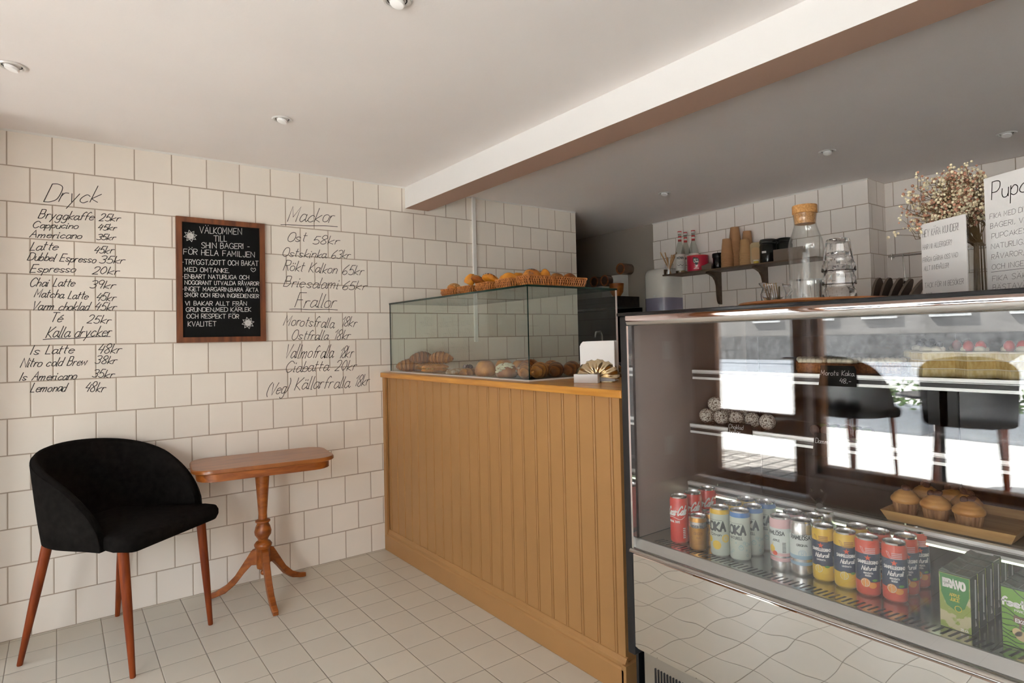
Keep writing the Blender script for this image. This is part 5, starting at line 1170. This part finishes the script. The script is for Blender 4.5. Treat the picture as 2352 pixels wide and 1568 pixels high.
# straws in a glass
y = sp_(1537, 3.92); sgx = thing('straw_glass', 'small glass holding kraft straws at the shelf end', 'glass', (3.92, y, SZ))
b = MB(); b.lathe([(.001, 0), (.026, 0), (.033, .085), (.0315, .085), (.0245, .004), (.001, .004)], 24, cap=False); b.build('glass', m_thin, sgx, True, 50)
for k in range(8):
    a = k*2.4; s_ = thing('paper_straw', ('%s brown paper straw leaning in the small glass on the wall shelf' % ['first', 'second', 'third', 'fourth', 'fifth', 'sixth', 'seventh', 'eighth'][k]), 'straw', (3.92, y, SZ+.005), 0, 'paper straws in the small glass'); s_['label'] = 'brown paper straw leaning in the small glass on the wall shelf'
    b = MB(); ln = .165+.02*math.sin(k*1.7); t_ = Vector((math.cos(a)*.024, math.sin(a)*.024, .085)); ba = -t_*.55; ba.z = .003; dd = (t_-ba).normalized(); b.tube([ba, ba+dd*ln], .0042, 8); b.build('tube', m_kraft2, s_, True)
# syrup bottles
m_label = P('bottle_label', (.70, .68, .63), .6); m_redcap = flat('red_cap', (.60, .05, .05), .35); m_syr = P('clear_syrup', (.85, .70, .45), 0, trans=1, ior=1.4)
def bottle(label, loc, rz, fill):
    t = thing('syrup_bottle', label, 'bottle', loc, rz, 'syrup bottles on the wall shelf'); r = .036
    b = MB(); b.lathe([(.001, 0), (r*.94, 0), (r, .006), (r, .150), (r*.92, .175), (r*.62, .215), (r*.40, .24), (r*.34, .262), (r*.34, .298), (r*.38, .300), (r*.38, .310), (.001, .310)], 28, cap=False); b.build('glass', m_bottle, t, True, 45)
    b = MB(); b.lathe([(.001, .004), (r*.92, .004), (r*.95, fill), (.001, fill)], 24, cap=False); b.build('syrup', m_syr, t, True, 45)
    b = MB(); b.lathe([(r+.0006, .022), (r+.0006, .145)], 28, cap=False); lb = b.build('label', m_label, t, True)
    mf = canmap(r+.0012); k = MB(); write(k, 'MONIN', mf, -.026, .108, .052, .016, .0030, 0, 0, .003)
    for z in (.085, .075, .045): ribbon(k, [(-.018, z), (.018, z)], mf, .0006, .004)
    ribbon(k, catmull([(-.022, .064), (-.01, .057), (0, .066), (.012, .057), (.022, .064)], 5), mf, .0016, .004); k.build('label_print', m_dk, t)
    b = MB(); b.mat(0).lathe([(r*.37, .245), (r*.37, .258)], 20, bands=[0], cap=False).lathe([(r*.37, .258), (r*.37, .272)], 20, bands=[1], cap=False).lathe([(r*.37, .272), (r*.37, .283)], 20, bands=[0], cap=False); b.build('neck_band', [m_redcap, m_label], t, True)
    b = MB(); b.lathe([(r*.43, .299), (r*.43, .314)], 20, bands=[1], cap=False).lathe([(r*.43, .314), (r*.41, .321), (.001, .322)], 20, bands=[0, 0], cap=False); b.build('cap', [m_redcap, m_label], t, True, 40); return t
def fc(x, y, off=0): return face((x, y), off)
y1 = sp_(1563, 3.93); bt = bottle('syrup bottle with white label, nearest the straw glass', (3.93, y1, SZ), fc(3.93, y1, 0), .02)
y2 = sp_(1576, 4.005); dup(bt, (4.005, y2, SZ), fc(4.005, y2), 'syrup bottle half hidden behind the one nearest the straws'); y3 = sp_(1594, 3.985); dup(bt, (3.985, y3, SZ), fc(3.985, y3), 'syrup bottle standing behind the red tin')
# red chai tin
m_tin = flat('crimson_tin', (.52, .02, .055), .3, coat=.4); yc = sp_(1603, 3.925)
tn = thing('tea_tin', 'wide crimson tea tin with a black blot emblem on the wall shelf', 'tin', (3.925, yc, SZ), fc(3.925, yc, 22)); r = .076
b = MB(); b.lathe([(r*.98, 0), (r, .003), (r, .108), (r*.99, .111), (.001, .112)], 40); b.build('can_body', m_tin, tn, True, 40)
b = MB(); b.lathe([(r*1.01, .107), (r*1.01, .114), (r*.97, .115), (.001, .115)], 40, cap=False); b.build('lid', m_redcap, tn, True, 40)
mf = canmap(r); b = MB(); disc(b, mf, -.042, .074, .022); disc(b, mf, -.054, .088, .011); disc(b, mf, -.038, .052, .010); b.build('blot_print', m_dk, tn)
mf = canmap(r+.0006); b = MB(); write(b, 'drink me', mf, -.058, .080, .030, .008, .0014, 0, 0, .004); write(b, 'Chai', mf, -.058, .060, .032, .017, .0026, 0, 0, .004); ribbon(b, [(-.042, .030), (-.046, .036), (-.042, .039), (-.038, .036), (-.042, .030)], mf, .0016, .003); write(b, 'CHAI LATTE', mf, -.060, .012, .038, .006, .0010, 0, 0, .004); b.build('name_print', m_wh, tn)
# small cardboard tray, black jar
yk = sp_(1626, 3.90); kt = thing('cardboard_tray', 'small dark cardboard tray between the red tin and the black canister', 'tray', (3.885, yk, SZ), .3)
b = MB(); b.prism([(-.034, 0), (.034, 0), (.038, .030), (.014, .036), (-.016, .048), (-.038, .040)], -.003, .003, 'x'); b.xf(Matrix.Rotation(PI/2*0, 4, 'Z')); b.box(-.003, .03, -.034, .034, 0, .004); b.box(-.003, .03, .031, .034, 0, .034).box(-.003, .03, -.034, -.031, 0, .026); b.build('tray', m_shelf, kt)
yj = sp_(1650, 3.955); kj = thing('black_canister', 'black screw lid canister on the wall shelf beside the paper cups', 'canister', (3.955, yj, SZ))
b = MB(); b.lathe([(.035, 0), (.037, .004), (.037, .085), (.033, .092)], 28); b.build('body', m_blackgl, kj, True, 40); b = MB(); b.lathe([(.040, .085), (.041, .090), (.041, .112), (.038, .116), (.001, .116)], 28); b.build('lid', m_black, kj, True, 40)
# paper cup stacks: every cup its own thing
def cup_mesh(m, r0=.028, r1=.040, h=.105):
    t = thing('paper_cup', None, 'paper cup', (0, 0, 0), 0, 'stacked paper cups on the wall shelf')
    b = MB(); b.lathe([(.001, h-.006), (r0-.001, h-.006), (r0, h), (r1, .004)], 28, cap=False); b.build('sleeve', m, t, True, 40); b = MB(); b.lathe([(r1-.001, .006), (r1+.0022, .005), (r1+.0028, .002), (r1+.001, 0), (r1-.002, .001)], 28, cap=False); b.build('rolled_rim', m, t, True); return t
used = {}
def stack(px, X, n, pitch, m, r0, r1, h, where):
    y = sp_(px, X)
    key = (m.name, r0)
    for k in range(n):
        lb = 'kraft paper cup %s the %s' % ('topmost of' if k == n-1 else 'lowest in' if k == 0 else 'within', where)
        loc = (X, y, SZ+k*pitch)
        if key not in used: used[key] = cup_mesh(m, r0, r1, h); c = used[key]; c.location = loc; c['label'] = lb
        else: c = dup(used[key], loc, k, lb)
        c['group'] = 'kraft paper cups in the '+where
    return c
stack(1671, 3.925, 12, .0085, m_kraft, .029, .041, .110, 'short stack beside the black canister')
stack(1690, 3.99, 22, .0085, m_kraft, .029, .041, .110, 'tallest stack')
stack(1712, 3.925, 6, .016, m_kraft2, .027, .037, .100, 'yellowish stack in front of the tallest ones')
cst = stack(1718, 4.005, 18, .0085, m_kraft, .027, .037, .105, 'stack with the coloured sticker')
ph = face(cst.location)-PI/2
b = MB(); b.add([((.0345-.06*(z-.070)*1.6)*math.cos(ph+.12+.13*i), (.0345-.06*(z-.070)*1.6)*math.sin(ph+.12+.13*i), z) for z in (.072, .092) for i in range(5)], [(i, i+1, i+6, i+5) for i in range(4)])
b.build('sticker', flat('sticker_blue', (.05, .13, .22), .4), cst, label='small blue and red sticker')
cst['label'] = 'kraft paper cup with a small dark sticker, topmost of the rear stack'
# packet, jars, carton
m_pack = P('packet_film', (.45, .33, .17), .25, coat=.6); yp = sp_(1738, 3.95); pk = thing('snack_packet', 'shiny packet with yellow label standing beside the smoked jar', 'packet', (3.95, yp, SZ), .5)
b = MB(); b.prism(rrect(.038, .075, .022, 5, 0, .076), -.02, .02, 'x'); b.build('bag', m_pack, pk, True, 40); b = MB(); b.prism(rrect(.026, .042, .02, 4, .004, .075), -.0215, -.0205, 'x'); b.build('label', P('packet_label', (.50, .30, .12), .4), pk)
yt = sp_(1738, 3.90); tj = thing('honey_jar', 'tiny yellow lidded jar at the front edge of the wall shelf', 'jar', (3.895, yt, SZ)); b = MB(); b.lathe([(.014, 0), (.016, .003), (.016, .018)], 20); b.build('glass', m_lem, tj, True, 40); b = MB(); b.lathe([(.0175, .018), (.0175, .026), (.001, .027)], 20); b.build('lid', m_cream, tj, True, 40)
def jar(label, loc, r, h):
    t = thing('smoked_jar', label, 'jar', loc, 0, 'smoked glass storage jars'); b = MB()
    b.lathe([(.001, 0), (r*.96, 0), (r, .006), (r, h*.72), (r*.90, h*.80), (r*.90, h*.84), (r*.86, h*.84), (r*.86, h*.80), (r*.95, h*.71), (r*.95, .008), (.001, .006)], 30, cap=False); b.build('glass', m_smoke, t, True, 40)
    b = MB(); b.lathe([(r*.96, h*.845), (r*.99, h*.86), (r*.99, h*.93), (r*.9, h), (.001, h)], 30); b.build('lid', m_smoke, t, True, 40); b = MB(); b.tube([(r*.9*math.cos(a*PI/12), r*.9*math.sin(a*PI/12), h*.82) for a in range(25)], .0035, 6); b.build('clamp', m_black, t, True); return t
ya = sp_(1765, 3.955); j1 = jar('smoked glass clamp jar with a white strip label', (3.955, ya, SZ), .053, .160); b = MB(); mf = canmap(.0535); b.add([mf(-.028+.0075*i, z) for z in (.066, .080) for i in range(5)], [(i, i+1, i+6, i+5) for i in range(4)]); o = b.build('strip_label', m_paper, j1); o.rotation_euler = (0, 0, fc(3.955, ya, -14))
yb_ = sp_(1803, 3.985); jar('smoked glass clamp jar standing behind the open carton', (3.99, yb_, SZ), .048, .158); yb2 = sp_(1786, 4.0); jar('smoked glass clamp jar between the labelled jar and the carton', (4.003, yb2-.004, SZ), .044, .158)
bxo = thing('open_carton', 'brown open cardboard carton at the shelf end next to the jars', 'carton', (3.93, sp_(1800, 3.93)-.06, SZ)); b = MB(); b.box(-.05, -.047, -.10, .10, 0, .075).box(-.047, .0, .097, .10, 0, .075).box(-.047, .0, -.10, -.097, 0, .075).box(-.05, .0, -.10, .10, 0, .003); b.build('box', P('grey_carton', (.20, .155, .12), .8), bxo)
# towel dispenser
dp = thing('towel_dispenser', 'white wall paper towel dispenser with a translucent lilac lower part', 'dispenser', (4.053, -.155, 1.30))
m_lil = P('lilac_plastic', (.28, .26, .36), .25, coat=.3); m_dw = P('white_dispenser', (.74, .72, .68), .25, coat=.3)
def dps(z): return [(-.20, 0)]
oy = [(0.0, -.125), (-.10, -.125), (-.16, -.113), (-.19, -.078), (-.20, -.035), (-.203, 0), (-.20, .035), (-.19, .078), (-.16, .113), (-.10, .125), (0.0, .125)]
b = MB(); zs = [(.175, 1), (.345, 1), (.370, .985), (.388, .94), (.399, .87), (.405, .75)]
for z, k in zs: b.v += [(x*k if z > .36 else x, y*k, z) for x, y in oy]
m_ = len(oy); b.f += [(j*m_+i, j*m_+i+1, (j+1)*m_+i+1, (j+1)*m_+i) for j in range(len(zs)-1) for i in range(m_-1)]+[tuple((len(zs)-1)*m_+i for i in range(m_))]; b.mi += [0]*(5*(m_-1)+1); b.build('cover', m_dw, dp, True, 50)
b = MB(); zs = [(.02, .97), (.06, 1), (.175, 1)]
for z, k in zs: b.v += [(x*k, y*k, z) for x, y in oy]
b.f += [(j*m_+i, j*m_+i+1, (j+1)*m_+i+1, (j+1)*m_+i) for j in range(2) for i in range(m_-1)]+[tuple(range(m_))]; b.mi += [0]*(2*(m_-1)+1); b.build('lower_cover', m_lil, dp, True, 50)
b = MB(); b.prism(rrect(.012, .008, .004, 4, -.02, .19), -.2065, -.2035, 'x'); b.build('lock', m_alu, dp)
# utensil rail with hooks and cutting boards in the recess
rl = thing('utensil_rail', 'thin steel utensil rail on the recessed tiled wall', 'rail', (4.285, -1.9, 1.635))
b = MB(); b.tube([(4.255, -1.672, 1.638), (4.255, -2.3, 1.630)], .006, 10); bw(b, 'bar', m_steel, rl, True)
for yy in (-1.69, -2.25): b = MB(); b.tube([(4.284, yy, 1.636), (4.252, yy, 1.636)], .008, 10); b.tube([(4.255, yy, 1.655), (4.255, yy, 1.615)], .005, 8); bw(b, 'bracket', m_steel, rl, True)
lad = thing('hanging_utensil', 'thin steel utensil hanging from the rail on the recessed wall', 'utensil', (4.252, onx(2075, 600, 4.25).y, 1.50))
b = MB(); b.tube([(0, .0, .14), (-.004, 0, .146), (-.006, 0, .13), (-.003, -.006, 0.0)], .0035, 8); b.build('handle', m_steel, lad, True); b = MB(); b.ball((-.004, -.008, -.02), .022, 12, 8, (.4, 1, 1)); b.build('head', m_steel, lad, True)
m_cb = P('dark_board', (.20, .155, .125), .6)
kc = thing('kitchen_counter', 'dark kitchen back counter under the cutting boards', 'counter', (4.0, -2.4, 0)); b = MB(); b.box(3.55, 4.283, -3.4, -1.70, .06, .90); bw(b, 'cabinet', m_dark, kc); b = MB(); b.box(3.53, 4.283, -3.42, -1.69, .90, .94); bw(b, 'worktop', m_darkwood, kc); b = MB(); b.box(3.60, 4.2, -3.38, -1.72, 0, .06); bw(b, 'toe_kick', m_black, kc)
rk = thing('crockery_crate', 'dark crate on the kitchen counter holding upright boards', 'crate', (4.12, -1.86, .94)); b = MB(); b.box(-.12, .12, -.15, .15, 0, .33, .004); b.build('box', m_darkwood, rk)
for k in range(5):
    yy = onx((2012, 2024, 2037, 2050, 2066)[k], 660, 4.08).y
    q = thing('round_board', ['dark round board nearest the pillar in the row of leaning boards', 'second dark round board from the pillar', 'third dark round board from the pillar', 'fourth dark round board from the pillar', 'dark round board farthest from the pillar, leaning most'][k], 'board', (4.06+.012*k, yy, 1.2702), 0, 'dark round boards leaning in a row')
    b = MB(); b.prism([(.115*math.cos(a*PI/16), .115+.115*math.sin(a*PI/16)) for a in range(32)], -.006, .006, 'y'); b.xf(Matrix.Rotation(.12+.10*k, 4, 'X')@Matrix.Rotation(.15, 4, 'Z')); b.build('disc', m_cb, q, True, 40)
# ---------------------------------------------------------------- dim passage
ps = thing('passage_shelf', 'thick dark wooden shelf in the dim passage', 'shelf', (4.05, .6, 1.47)); b = MB(); b.box(3.80, 4.0528, .16, 1.29, 1.425, 1.513, .002); bw(b, 'plank', m_darkwood, ps)
tu = thing('dark_sink_unit', 'black sink unit below the dark shelf in the dim passage', 'sink unit', (3.8, .6, 0)); b = MB(); b.box(3.30, 4.052, .14, 1.295, 0, .93); bw(b, 'cabinet', m_dark, tu); b = MB(); b.box(3.28, 4.052, .13, 1.295, .93, .96); bw(b, 'worktop', m_black, tu); b = MB(); b.box(4.03, 4.0527, .13, 1.295, .962, 1.42); tag(b.build('black_panel', m_blackgl), 'glossy black splashback behind the sink unit under the passage shelf', 'panel')  # plain black panel covers the wall from sink top to shelf
fa = thing('kitchen_tap', 'chrome tap on the black sink unit in the dim passage', 'tap', (3.72, onx(1383, 790, 3.72).y, .96)); b = MB(); b.tube([(0, 0, 0), (0, 0, .24), (-.03, -.01, .27), (-.10, -.03, .26), (-.12, -.04, .22)], .009, 10); b.build('spout', m_chrome, fa, True); b = MB(); b.tube([(0, 0, .10), (-.01, .06, .12)], .007, 8); b.build('lever', m_chrome, fa, True)
def psx(px, X, py): q = onx(px, py, X); return q
PZ = 1.5135
gb = thing('storage_tub', 'grey lidded storage tub on the dark passage shelf', 'tub', (3.93, psx(1365, 3.93, 650).y, PZ)); b = MB(); b.box(-.08, .08, -.17, .17, 0, .085, .008); b.build('tub', P('tub_grey', (.25, .24, .22), .6), gb); b = MB(); b.box(-.088, .088, -.178, .178, .085, .10, .004); b.build('lid', P('tub_lid', (.42, .40, .36), .6), gb)
wb = thing('white_box', 'white cardboard box standing at the passage shelf end', 'box', (3.985, psx(1421, 3.97, 650).y, PZ)); b = MB(); b.box(-.045, .045, -.055, .055, 0, .19, .003); b.build('box', m_white, wb)
bo = thing('brown_bowl', 'brown bowl in front of the white box on the passage shelf', 'bowl', (3.88, psx(1416, 3.88, 660).y, PZ)); b = MB(); b.lathe([(.03, 0), (.055, .04), (.062, .11), (.058, .11), (.05, .042), (.001, .01)], 26); b.build('bowl', m_crustd, bo, True, 50)
m_amber = P('amber_jar', (.25, .16, .12), .1, trans=.5)
for k, (px, lb) in enumerate(((1373, 'glass jar lying farthest along the tub lid, its mouth facing out'), (1397, 'glass jar lying between the other two jars'), (1424, 'glass jar lying on top of the white box'))):
    q = psx(px, 3.93, 620); zz = PZ+.1005 if k < 2 else PZ+.1905
    loc = (3.93, q.y, zz) if k < 2 else (3.985, q.y+.0, zz)
    t = thing('glass_jar', lb, 'jar', loc, 0, 'glass jars lying on the passage shelf things')
    b = MB(); b.lathe([(.001, .004), (.038, .004), (.040, .0), (.047, .012), (.047, .12), (.001, .12)], 24, cap=False); b.xf(Matrix.Translation((-.05, 0, .048))@Matrix.Rotation(PI/2, 4, 'Y')); b.build('glass', m_amber, t, True, 40); b = MB(); b.tube([(-.05, .042*math.cos(a*PI/12), .048+.042*math.sin(a*PI/12)) for a in range(25)], .006, 6); b.build('rim', m_table, t, True)
